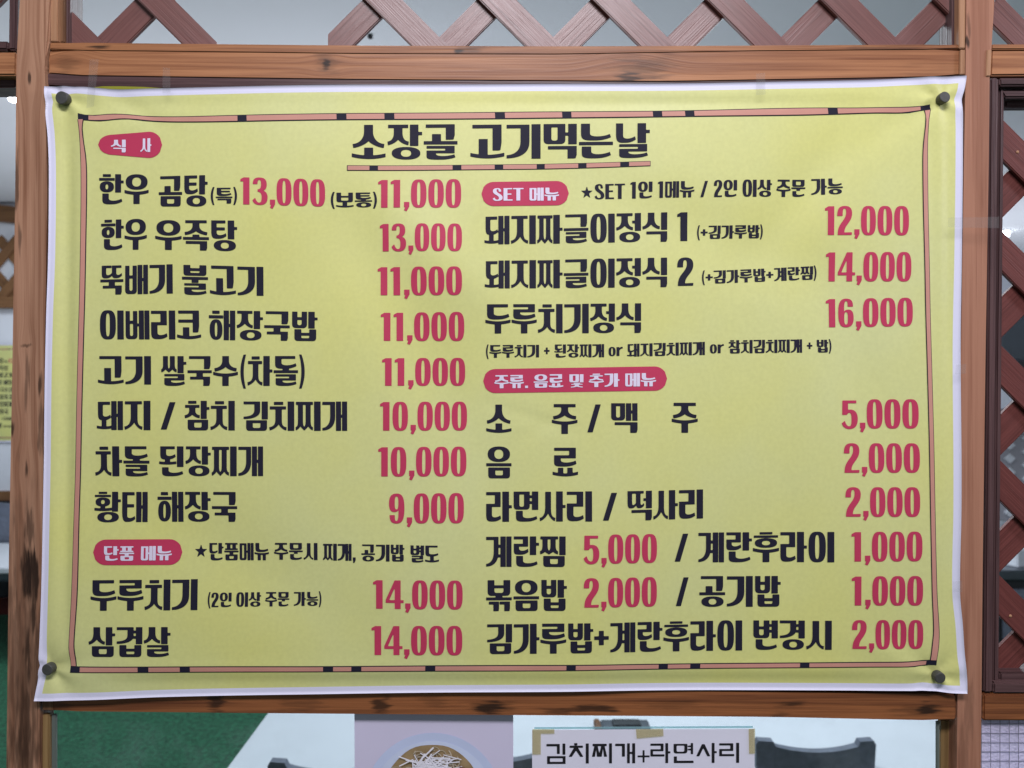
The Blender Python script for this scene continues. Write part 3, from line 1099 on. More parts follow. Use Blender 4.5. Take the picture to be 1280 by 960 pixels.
# lattice strips: each a thin bar lying along its own x axis
def strip(x0, y0, x1, y1, Y, wpx, mat, cut=None, name='lattice_strip'):
    a, b = at(x0, y0, Y), at(x1, y1, Y)
    d = b-a
    ln = d.length
    wd = wpx/F*(Y-CAM_Y)
    bm = box_bm(-ln/2, ln/2, 0, 0.006, -wd/2, wd/2, 0.0009, 2)
    ang = math.atan2(d.z, d.x)
    mid = (a+b)/2
    if cut:
        # saw the end off along a vertical line x = cut px, keeping one side
        cx, keep = cut
        X = at(cx, 0, Y).x
        Mx = Matrix.Translation(mid) @ Matrix.Rotation(-ang, 4, 'Y')
        bm.transform(Mx)
        bmesh.ops.bisect_plane(bm, geom=bm.verts[:]+bm.edges[:]+bm.faces[:], plane_co=(X, 0, 0), plane_no=(-keep, 0, 0), clear_outer=True)
        bmesh.ops.holes_fill(bm, edges=[e for e in bm.edges if e.is_boundary])
        bm.transform(Mx.inverted())
    o = obj_bm(name, bm, mat, part)
    o.location = mid
    o.rotation_euler = (0, -ang, 0)
    return o


def slash(c, k, Yd, top, bot, mat, back, cut=None):
    """45-degree strip whose centre line crosses y = 57 px at x = c; k = +1 for / and -1 for backslash"""
    return strip(c - k*(bot-57), bot, c + k*(57-top), top, Yd, 32.6, mat, cut)


P0, PER = 763.0, 142.6
for k in range(-6, 5):
    ap = P0 + k*PER
    if k == -3:
        continue
    for s in (1, -1):
        if s == 1:
            c = ap - 36.5 - 23
        else:
            c = ap + 36.5 + 23
        cut = None
        if s == -1 and k == -4:
            cut = (271, -1)
        if s == 1 and k == -2:
            cut = (410, 1)
        lo, hi = 78, -130
        # stop inside the panel frame
        if s == 1:
            top = max(hi, 57-(1196-c)) if c < 1196 else None
            bot = min(lo, 57+(c-64)) if c > 0 else None
        else:
            top = max(hi, 57-(c-66)) if c > 66 else None
            bot = min(lo, 57+(1200-c))
        if top is None or bot is None or bot-top < 20:
            continue
        slash(c, s, 0.016 if s == -1 else 0.023, top, bot, M['strip'], None, cut)
# dark frame of the lattice panel behind the banner: it shows under the top rail
beam('panel_frame', [(56, 90), (640, 97), (1207, 92)], [(56, 108), (640, 114), (1207, 110)], 0.0052, 0.02, M['frame_dark_x'], part)
pxboard('panel_frame', [(55, 870), (76, 870), (78, 110), (57, 110)], 0.012, 0.022, M['frame_dark'], part)
pxboard('panel_frame', [(1180, 870), (1198, 870), (1203, 110), (1183, 110)], 0.012, 0.022, M['frame_dark'], part)
pxboard('panel_frame', [(1190.5, 70), (1198.8, 70), (1199.5, -180), (1191, -180)], 0.010, 0.026, M['frame_dark'], part)
pxboard('panel_frame', [(1182, 70), (1190.3, 70), (1190.5, 26), (1182, 26)], 0.034, 0.01, M['frame_dark'], part)
pxboard('panel_frame', [(80.3, 70), (87, 70), (87, -180), (80.8, -180)], 0.012, 0.026, M['frame_dark'], part)
pxboard('backing_board', [(60, 868), (1198, 868), (1203, 112), (62, 112)], 0.036, 0.006, M['frame_dark_x'], part, 0)
# dark frames on the far sides of the posts: left top, right middle, right top
pxboard('panel_frame', [(10, 62), (20, 62), (24, -180), (13, -180)], 0.006, 0.03, M['frame_dark'], part)
pxboard('panel_frame', [(-160, 62), (9.5, 62), (9.5, 51), (-160, 51)], 0.006, 0.03, M['frame_dark_x'], part)
pxboard('panel_frame', [(-160, 109), (20, 109), (20, 96), (-160, 96)], 0.016, 0.03, M['frame_dark_x'], part)
# right panel: stepped frame
pxboard('panel_frame', [(1230.5, 866), (1241, 866), (1249, 97), (1238, 97)], 0.004, 0.035, M['frame_dark'], part)
pxboard('panel_frame', [(1241.5, 856), (1249, 856), (1256, 110), (1249.4, 110)], 0.010, 0.028, M['frame_dark'], part)
pxboard('panel_frame', [(1250, 107), (1440, 106), (1440, 97), (1249.5, 97)], 0.004, 0.035, M['frame_dark_x'], part)
pxboard('panel_frame', [(1256.5, 122), (1440, 121), (1440, 112), (1250, 112)], 0.010, 0.028, M['frame_dark_x'], part)
pxboard('panel_frame', [(1256.5, 134), (1440, 133), (1440, 124), (1256.5, 124)], 0.022, 0.012, M['frame_dark_x'], part)
pxboard('panel_frame', [(1242, 867), (1440, 867), (1440, 853), (1242, 853)], 0.004, 0.035, M['frame_dark_x'], part)
pxboard('panel_frame', [(1250, 852), (1440, 852), (1440, 841), (1250, 841)], 0.011, 0.028, M['frame_dark_x'], part)
# red-brown lattice of the right panel; openings at y 215, 290, 345, 500, 560, 640 ...
for c_ in (174.5, 315, 459, 604, 749):
    strip(1236, c_-18, 1440, min(c_+186, 858), 0.018, 36, M['strip_red']) if c_+186 < 870 else strip(1236, c_-18, 1254+(858-c_), 858, 0.018, 36, M['strip_red'])
for c_ in (246, 395, 541, 686, 830):
    strip(1236, c_+18, min(1440, 1254+(c_-104)), max(c_-186, 104), 0.025, 36, M['strip_red'])
# right top corner: one slanting strip
strip(1240, 6, 1300, 66, 0.016, 33, M['strip'])
strip(1240, -10, 1300, -70, 0.023, 33, M['strip'])
strip(-60, 40, 14, -34, 0.022, 33, M['strip'])

# glass pane of the lower window and its gasket
g = pxboard('glass_pane', [(60, 1500), (1176, 1500), (1176, 880), (60, 880)], 0.0105, 0.003, M['glass'], part, 0)
pxboard('glass_gasket', [(64, 1500), (69.5, 1500), (70, 893), (64.5, 893)], 0.0066, 0.003, M['gasket'], part, .0005)
pxboard('glass_gasket', [(1171, 1500), (1174.6, 1500), (1174.6, 902), (1171, 902)], 0.0066, 0.003, M['gasket'], part, .0005)
# wired pane at the right: frosted sheet with a square wire mesh
pxboard('wired_pane', [(1225, 1500), (1440, 1500), (1440, 895), (1225, 895)], 0.012, 0.0015, M['pane_frost'], part, 0)
bm = bmesh.new()
for i in range(20):
    x = 1227 + i*11.6
    a, b = at(x, 1500, 0.0105), at(x, 900, 0.0105)
    box_bm(a.x-.0002, a.x+.0002, 0.0105, 0.0110, a.z, b.z, 0, 1, bm)
for i in range(52):
    y = 905 + i*11.6
    a, b = at(1225, y, 0.0105), at(1440, y, 0.0105)
    box_bm(a.x, b.x, 0.0107, 0.0112, a.z-.0002, a.z+.0002, 0, 1, bm)
wm = obj_bm('wire_mesh', bm, M['wire'], part)
wm['kind'] = 'stuff'
# below the window: a solid pine plinth down to the floor
plz = at(0, 1500, 0.006).z
obj_bm('plinth_board', box_bm(-1.05, 1.05, 0.006, 0.03, FLOOR_Z, plz, 0.002), M['rail_low'], part)
# ---------------------------------------------------------------- the menu banner
def ipl(pts, t):
    """polyline through pts parametrised 0..1 by x-or-y distance, smoothed"""
    P = np.array(pts, float)
    d = np.concatenate([[0], np.cumsum(np.hypot(*(P[1:]-P[:-1]).T))])
    d /= d[-1]
    # Catmull-Rom through uneven knots (cubic Hermite)
    m = np.zeros_like(P)
    m[1:-1] = (P[2:]-P[:-2])/(d[2:]-d[:-2])[:, None]
    m[0] = (P[1]-P[0])/(d[1]-d[0])
    m[-1] = (P[-1]-P[-2])/(d[-1]-d[-2])
    t = np.clip(np.asarray(t, float), 0, 1)
    i = np.clip(np.searchsorted(d, t, side='right')-1, 0, len(d)-2)
    h = (d[i+1]-d[i])
    u = ((t-d[i])/h)[..., None]
    h = h[..., None]
    return ((2*u**3-3*u**2+1)*P[i] + (u**3-2*u**2+u)*h*m[i] + (-2*u**3+3*u**2)*P[i+1] + (u**3-u**2)*h*m[i+1])


E_TOP = [(54, 107), (92, 107), (122, 109.3), (150, 110.8), (185, 110), (260, 108.5), (427, 106), (640, 105.3), (854, 104.8), (1000, 102), (1080, 99.5), (1150, 96), (1209, 94)]
E_BOT = [(43, 876), (120, 874.4), (200, 872), (427, 868), (640, 866), (854, 865), (1080, 865), (1140, 864.5), (1157, 863.5), (1180, 866), (1209, 867)]
E_LEFT = [(54, 107), (55.5, 135), (58.3, 170), (60, 215), (59.5, 320), (57.2, 400), (53.5, 600), (51, 740), (48.5, 820), (47, 845), (43, 876)]
E_RIGHT = [(1209, 94), (1206, 112), (1203.5, 125), (1204.8, 160), (1204, 320), (1201.5, 460), (1201, 640), (1200, 740), (1204, 785), (1207, 830), (1209.5, 850), (1209, 867)]

PINS = [(79, 121.5, 0.3), (1177, 124, 1.2), (61.5, 836, 0.9), (1172, 845.5, 0.2)]


def relief(px, py):
    """depth of the sheet (m, + = away from the viewer) at photo pixel px, py"""
    px, py = np.asarray(px, float), np.asarray(py, float)
    r = 1.1*np.sin(px/170.0 + py/420.0 + 0.6) + 0.8*np.sin(px/95.0 - py/210.0 + 2.0) + 0.8*np.sin(py/85.0 + px/300.0) + 0.35*np.sin(px/47. + py/61. + 1.)
    vfade = 1/(1+np.exp(-(py-165)/22.0))*1/(1+np.exp((py-770)/40.0))
    # vertical channels along both sides where the cloth is pulled between the pins
    c = 83 - 0.004*(py-200)
    r += vfade*(2.3*np.exp(-((px-c)/8.0)**2) - 1.2*np.exp(-((px-c+17)/9.0)**2) - 0.7*np.exp(-((px-c-17)/10.0)**2))
    c = 1188 + 0.004*(py-300)
    r += vfade*(2.1*np.exp(-((px-c)/7.0)**2) - 0.9*np.exp(-((px-c+13)/8.0)**2))
    c = 1169 + 0.006*(py-300)
    r += vfade*(1.2*np.exp(-((px-c)/7.0)**2) - 0.7*np.exp(-((px-c+15)/10.0)**2))
    hfade = 1/(1+np.exp(-(px-140)/25.0))*1/(1+np.exp((px-1110)/25.0))
    r += hfade*(0.9*np.exp(-((py-852)/8.0)**2) - 0.6*np.exp(-((py-836)/9.0)**2))
    r += hfade*(0.8*np.exp(-((py-130)/7.0)**2)*(0.5+0.5*np.sin(px/130.0+1.2)) - 0.4*np.exp(-((py-116)/7.0)**2))
    # long soft diagonals in the middle of the cloth
    for (x0, y0, ang, wd, amp, ln) in ((520, 420, 1.1, 46, 1.5, 210), (560, 330, 0.7, 40, -1.2, 180), (330, 360, 2.5, 60, 1.1, 200), (900, 300, 0.35, 44, 1.3, 200),
                                       (1010, 230, 2.2, 28, 1.2, 120), (1060, 430, 1.2, 40, 1.0, 150), (660, 520, 0.3, 9, .35, 55), (675, 535, 2.6, 8, .3, 40),
                                       (800, 600, 1.9, 50, -1.2, 220), (300, 700, 0.5, 50, 1.2, 220), (985, 640, 1.57, 22, .6, 120), (700, 330, 1.3, 24, .45, 120),
                                       (160, 130, .55, 12, .8, 50), (150, 160, 2.7, 12, -.7, 40), (1120, 150, 2.4, 15, .8, 60), (1120, 820, .35, 13, -.7, 50)):
        ca, sa = math.cos(ang), math.sin(ang)
        a = (px-x0)*ca + (py-y0)*sa
        b = -(px-x0)*sa + (py-y0)*ca
        r += (2.1 if wd > 20 else 1.5)*amp*np.exp(-(b/wd)**2 - (a/ln)**2)
    for (x0, y0, th) in PINS:
        dx, dy = px-x0, py-y0
        rr = np.hypot(dx, dy)
        an = np.arctan2(dy, dx)
        r *= 1-0.85*np.exp(-(rr/34.0)**2)
        r += 2.6*np.exp(-(rr/20.0)**2)
        r += 2.1*(1-np.exp(-(rr/9.0)**2))*np.exp(-rr/32.0)*np.cos(5*(an-th)+0.5*np.sin(an*2))
    r += 3.0/(1+np.exp(-(py-852)/7.0))*hfade
    return np.clip(r, -9.0, 5.4)*0.001


BAN_Y = -0.0078


def on_banner(px, py, lift=0.0):
    """pixel positions on the cloth -> world coordinates, lift in metres towards the viewer"""
    px, py = np.asarray(px, float), np.asarray(py, float)
    Y = BAN_Y + relief(px, py) - lift
    d = BAN_Y - CAM_Y
    return np.stack([(px-640.0)/F*d, Y, (480.0-py)/F*d], -1)


NU, NV = 230, 160
mu, mv = 9.0/1150, 9.3/765


def knots(n, m):
    t = np.linspace(m, 1-m, n-3)
    return np.concatenate([[0, m*.5], t, [1-m*.5, 1]])


us, vs_ = knots(NU, mu), knots(NV, mv)
T, B_ = ipl(E_TOP, us), ipl(E_BOT, us)
Lf, Rt = ipl(E_LEFT, vs_), ipl(E_RIGHT, vs_)
U, V = us[:, None, None], vs_[None, :, None]
G = ((1-V)*T[:, None] + V*B_[:, None] + (1-U)*Lf[None] + U*Rt[None]
     - ((1-U)*(1-V)*T[0] + U*(1-V)*T[-1] + (1-U)*V*B_[0] + U*V*B_[-1]))
W3 = on_banner(G[..., 0], G[..., 1])
NUU, NVV = len(us), len(vs_)
faces, fm = [], []
for i in range(NUU-1):
    for j in range(NVV-1):
        q0, q1, q2, q3 = i*NVV+j, i*NVV+j+1, (i+1)*NVV+j+1, (i+1)*NVV+j
        faces += [(q0, q1, q2), (q0, q2, q3)]
        fm += [0 if (i < 2 or j < 2 or i >= NUU-3 or j >= NVV-3) else 1]*2


def cloth_mat(name, base, tint):
    """printed banner cloth: even ink, slightly faded in soft blotches, fine weave"""
    m, nt, p, out = new_mat(name)
    L = nt.links.new
    N = nt.nodes.new
    tc = N('ShaderNodeTexCoord')
    n = N('ShaderNodeTexNoise')
    n.inputs['Scale'].default_value = 4.5
    n.inputs['Detail'].default_value = 4
    L(tc.outputs['Object'], n.inputs['Vector'])
    cr = N('ShaderNodeValToRGB')
    cr.color_ramp.elements[0].position, cr.color_ramp.elements[1].position = 0.32, 0.7
    cr.color_ramp.elements[0].color, cr.color_ramp.elements[1].color = (*base, 1), (*tint, 1)
    L(n.outputs['Fac'], cr.inputs[0])
    n3 = N('ShaderNodeTexNoise')
    n3.inputs['Scale'].default_value = 260
    n3.inputs['Detail'].default_value = 3
    L(tc.outputs['Object'], n3.inputs['Vector'])
    mr = N('ShaderNodeMapRange')
    mr.inputs[1].default_value, mr.inputs[2].default_value = 0.3, 0.7
    mr.inputs[3].default_value, mr.inputs[4].default_value = 0.97, 1.03
    L(n3.outputs['Fac'], mr.inputs[0])
    sc = N('ShaderNodeVectorMath')
    sc.operation = 'SCALE'
    L(cr.outputs[0], sc.inputs[0])
    L(mr.outputs[0], sc.inputs['Scale'])
    L(sc.outputs[0], p.inputs['Base Color'])
    p.inputs['Roughness'].default_value = 0.46
    p.inputs['Specular IOR Level'].default_value = 0.42
    wx = N('ShaderNodeTexWave')
    wx.inputs['Scale'].default_value = 260
    wx.bands_direction = 'X'
    L(tc.outputs['Object'], wx.inputs['Vector'])
    wz = N('ShaderNodeTexWave')
    wz.inputs['Scale'].default_value = 260
    wz.bands_direction = 'Z'
    L(tc.outputs['Object'], wz.inputs['Vector'])
    ad = N('ShaderNodeMath')
    L(wx.outputs['Fac'], ad.inputs[0])
    L(wz.outputs['Fac'], ad.inputs[1])
    bp = N('ShaderNodeBump')
    bp.inputs['Strength'].default_value = 0.10
    bp.inputs['Distance'].default_value = 0.0002
    L(ad.outputs[0], bp.inputs['Height'])
    L(bp.outputs[0], p.inputs['Normal'])
    return m


M['yellow'] = cloth_mat('yellow_banner_cloth', (0.625, 0.615, 0.20), (0.60, 0.615, 0.28))
# the sheet has a thickness: front and back skins joined round the rim
Wf = W3.reshape(-1, 3)
nf = len(Wf)
Wb = Wf + np.array([0, 0.0004, 0])
rim = [(i, 0) for i in range(NUU)] + [(NUU-1, j) for j in range(1, NVV)] + [(i, NVV-1) for i in range(NUU-2, -1, -1)] + [(0, j) for j in range(NVV-2, 0, -1)]
rid = [i*NVV+j for i, j in rim]
allf = faces + [tuple(nf+k for k in f[::-1]) for f in faces] + [(rid[k], rid[k-1], nf+rid[k-1], nf+rid[k]) for k in range(len(rid))]
banner = obj_from('menu_banner', np.concatenate([Wf, Wb]), allf, None, smooth=True, mats=[M['white_vinyl'], M['yellow']], fm=fm+[0]*(len(allf)-len(fm)))
tag(banner, 'large yellow cloth menu with white margin pinned to the pine posts by four grey pins', 'menu banner', 'yellow menu banners')


def lettering(name, runs, mat, lift, parent, step=None):
    """runs: (text, x left, x right, top left, bottom left, top right, bottom right) in photo pixels"""
    V, Fc = [], []
    for (txt, xl, xr, tl, bl, tr, br) in runs:
        hpx = bl-tl
        st = step or max(1.6, min(3.0, 100.0/hpx*0.7))
        st = round(st*2)/2
        gl = [glyph_mesh(c, st) for c in txt]
        pos, x = [], 0.0
        for g_ in gl:
            pos.append(x)
            x += g_[2]
        # ink extents
        i0 = next(i for i, g_ in enumerate(gl) if len(g_[0]))
        i1 = max(i for i, g_ in enumerate(gl) if len(g_[0]))
        a = pos[i0] + gl[i0][0][:, 0].min()
        b = pos[i1] + gl[i1][0][:, 0].max()
        hang = any(0xAC00 <= ord(c) <= 0xD7A3 for c in txt)
        for g_, p_ in zip(gl, pos):
            if not len(g_[0]):
                continue
            t = (p_ + g_[0][:, 0] - a)/(b-a)
            v = g_[0][:, 1]/100.0
            X = xl + (xr-xl)*t
            Yt = tl + (tr-tl)*t
            Yb = bl + (br-bl)*t
            Yp = Yb + (Yt-Yb)*v
            base = len(V)
            V.extend(on_banner(X, Yp, lift).tolist())
            Fc.extend([tuple(base+i for i in f[::-1]) for f in g_[1]])
    o = obj_from(name, V, Fc, mat, parent)
    # face the viewer
    me = o.data
    if len(me.polygons) and sum(p.normal.y for p in me.polygons) > 0:
        me.flip_normals()
    me.polygons.foreach_set('use_smooth', [True]*len(me.polygons))
    return o


def ribbon(name, a, b, mat, lift, parent, t0=0.0, t1=1.0, n=40, ta=None):
    """band between two pixel polylines a and b"""
    t = np.linspace(t0, t1, n)
    A, Bq = ipl(a, t), ipl(b, t)
    mid = (A+Bq)/2
    P = np.concatenate([A, mid, Bq])
    Wv = on_banner(P[:, 0], P[:, 1], lift)
    fc = [(r*n+k, r*n+k+1, (r+1)*n+k+1, (r+1)*n+k) for r in range(2) for k in range(n-1)]
    o = obj_from(name, Wv, fc, mat, parent, smooth=True)
    if sum(p.normal.y for p in o.data.polygons) > 0:
        o.data.flip_normals()
    return o


def t_at(pl, val, axis):
    """parameter of a polyline where its x (axis 0) or y (axis 1) takes a value"""
    t = np.linspace(0, 1, 1200)
    q = ipl(pl, t)[:, axis]
    return float(t[np.argmin(np.abs(q-val))])


def inset(a, b, d):
    t = np.linspace(0, 1, 60)
    A, Bq = ipl(a, t), ipl(b, t)
    n = Bq-A
    n /= np.hypot(n[:, 0], n[:, 1])[:, None]
    return (A+n*d).tolist(), (Bq-n*d).tolist()


def band(a, b, axis, cuts, ends, line=1.1):
    """dark ribbon with pink panels let in between the dark blocks"""
    o = ribbon('border_band', a, b, M['navy'], 0.0004, banner, n=120)
    ai, bi = inset(a, b, line)
    lo, hi = ends
    edges = [lo]
    for c0, c1 in cuts:
        edges += [c0, c1]
    edges.append(hi)
    for s0, s1 in zip(edges[0::2], edges[1::2]):
        if s1-s0 < 3:
            continue
        t0, t1 = t_at(ai, s0, axis), t_at(ai, s1, axis)
        ribbon('border_panel', ai, bi, M['pink'], 0.0008, o, t0, t1, n=max(6, int(abs(s1-s0)/7)))
    return o


TOP_U = [(97, 141.3), (110, 143.4), (138.5, 141.3), (160, 142), (181, 144), (220, 145), (297, 143.8), (427, 141.8), (640, 140.3), (854, 138.7), (1000, 135), (1080, 133.7), (1150, 132.2), (1164, 129.4)]
TOP_L = [(97, 149.6), (110, 150.4), (124, 151), (145, 148.9), (160, 148.6), (181, 150.6), (220, 152.6), (297, 152.5), (427, 150.6), (640, 149.3), (854, 147), (1000, 145), (1080, 141.6), (1136, 140.6), (1151, 138), (1165, 136)]
BOT_U = [(88.5, 832.3), (200, 832.3), (427, 831.7), (640, 830.4), (854, 829.8), (1080, 827.5), (1142, 826.3), (1158, 825), (1171, 824.6)]
BOT_L = [(88.5, 840.2), (200, 840.2), (427, 839.2), (640, 838.3), (854, 836.9), (1080, 834.5), (1142, 833.5), (1158, 832), (1170.5, 831.6)]
LEFT_O = [(96.3, 149), (97.4, 160), (98.8, 181), (100, 220), (99.8, 300), (98.7, 380), (93.6, 560), (91.2, 640), (88.8, 740), (86.6, 805), (87, 817), (88.6, 832)]
LEFT_I = [(104.4, 149), (102.7, 158), (104, 174.4), (106.8, 195.5), (108, 220), (107.4, 300), (106.3, 380), (101.2, 560), (99, 640), (97.5, 740), (94.2, 805), (95, 818), (96.8, 832)]
RIGHT_I = [(1156.3, 137.5), (1157.5, 142), (1155.9, 161), (1153.8, 180), (1153, 200), (1153.9, 260), (1156.7, 360), (1160, 540), (1161.3, 640), (1164, 740), (1166, 788), (1164, 808), (1162.2, 825)]
RIGHT_O = [(1164.8, 136.5), (1161.9, 148.8), (1160.6, 167.5), (1160.3, 182), (1160.4, 200), (1161.3, 260), (1164, 360), (1167.2, 540), (1168.6, 640), (1171.4, 740), (1174.2, 790), (1173.4, 808), (1171, 825)]
band(TOP_U, TOP_L, 0, [(297, 308.5), (421, 433), (480.5, 492.6), (619, 631), (702, 713.7), (815, 826.6), (855.7, 867), (1034, 1046.7)], (110, 1150.7))
band(BOT_U, BOT_L, 0, [(173.8, 186.7), (225.4, 238), (404.6, 417), (439.7, 452), (532, 544.4), (707.9, 720), (823, 835), (863.3, 875.7), (1000, 1012.4)], (101, 1158))
for A_, Bq_ in ((LEFT_O, LEFT_I), (RIGHT_I, RIGHT_O)):
    o_ = ribbon('border_band', A_, Bq_, M['navy'], 0.0004, banner, n=120)
    ai_, bi_ = inset(A_, Bq_, 1.0)
    ribbon('border_panel', ai_, bi_, M['pink'], 0.0008, o_, 0.0, 1.0, n=110)
# underline of the title
UND_U = [(434, 207), (500, 207.2), (620, 206), (700, 204.6), (813, 201.6)]
UND_L = [(434, 213.8), (500, 213.9), (620, 212.8), (700, 211.4), (813, 208)]
band(UND_U, UND_L, 0, [(462, 473), (565.8, 577), (618.2, 629), (670.9, 681), (722.5, 733.2), (775, 786)], (434.8, 812.3), 0.75)


def pill(xl, xr, tl, bl, tr, br, mat, name, left_r=1.0):
    """rounded badge"""
    pts = []
    n = 16
    for k in range(n+1):       # right cap
        a = math.pi/2 - math.pi*k/n
        r = (br-tr)/2
        pts.append((xr-r+r*math.cos(a), (tr+br)/2 - r*math.sin(a)))
    for k in range(n+1):
        a = -math.pi/2 - math.pi*k/n
        r = (bl-tl)/2
        pts.append((xl+r*left_r+r*left_r*math.cos(a), (tl+bl)/2 - r*math.sin(a)))
    # fill on a fine grid by clipping: fan strips across
    P = np.array(pts)
    xs = np.linspace(P[:, 0].min()+.02, P[:, 0].max()-.02, max(24, int((xr-xl)/2.5)))
    rows = []
    for x in xs:
        ys = []
        for i in range(len(P)):
            p, q = P[i], P[(i+1) % len(P)]
            if (p[0]-x)*(q[0]-x) <= 0 and p[0] != q[0]:
                ys.append(p[1]+(q[1]-p[1])*(x-p[0])/(q[0]-p[0]))
        rows.append((min(ys), max(ys)))
    m = 9
    Vx = np.array([[x, lo+(hi-lo)*k/(m-1)] for x, (lo, hi) in zip(xs, rows) for k in range(m)])
    fc = [(i*m+k, i*m+k+1, (i+1)*m+k+1, (i+1)*m+k) for i in range(len(xs)-1) for k in range(m-1)]
    o = obj_from(name, on_banner(Vx[:, 0], Vx[:, 1], 0.0004), fc, mat, banner, smooth=True)
    if sum(p.normal.y for p in o.data.polygons) > 0:
        o.data.flip_normals()
    return o


b1 = pill(121.8, 202, 168, 193, 164, 197, M['red'], 'section_badge', 1.5)
for rn_ in [('식', 138, 156.5, 174.6, 189.5, 174.2, 190.2), ('사', 175, 188.8, 172.6, 189.8, 172.4, 189.6)]:
    lettering('badge_lettering', [rn_], M['white_ink'], 0.0008, b1)
b2 = pill(601.9, 711, 227.8, 258, 226.2, 256.6, M['red'], 'section_badge')
for rn_ in [('SET', 616, 654.4, 236, 251.6, 235.3, 251), ('메뉴', 661.9, 698.8, 235, 251.2, 234.5, 250.6)]:
    lettering('badge_lettering', [rn_], M['white_ink'], 0.0008, b2)
b3 = pill(604, 833.8, 461.2, 491.3, 458, 488.4, M['red'], 'section_badge')
for rn_ in [('주류.', 618, 660, 469, 485.4, 468.6, 485), ('음료', 667, 704, 468, 484.8, 467.7, 484.3), ('및', 711.7, 729.3, 468, 484.5, 467.8, 484.3),
                              ('추가', 736, 774.4, 467.2, 484, 466.7, 483.4), ('메뉴', 781.6, 820, 466.6, 483.2, 466.2, 482.8)]:
    lettering('badge_lettering', [rn_], M['white_ink'], 0.0008, b3)
b4 = pill(115.9, 227, 674.7, 706.6, 674.5, 706.4, M['red'], 'section_badge')
for rn_ in [('단품', 129.7, 167.4, 683, 701, 683, 701), ('메뉴', 175.9, 214.3, 682.9, 700.8, 682.7, 700.4)]:
    lettering('badge_lettering', [rn_], M['white_ink'], 0.0008, b4)

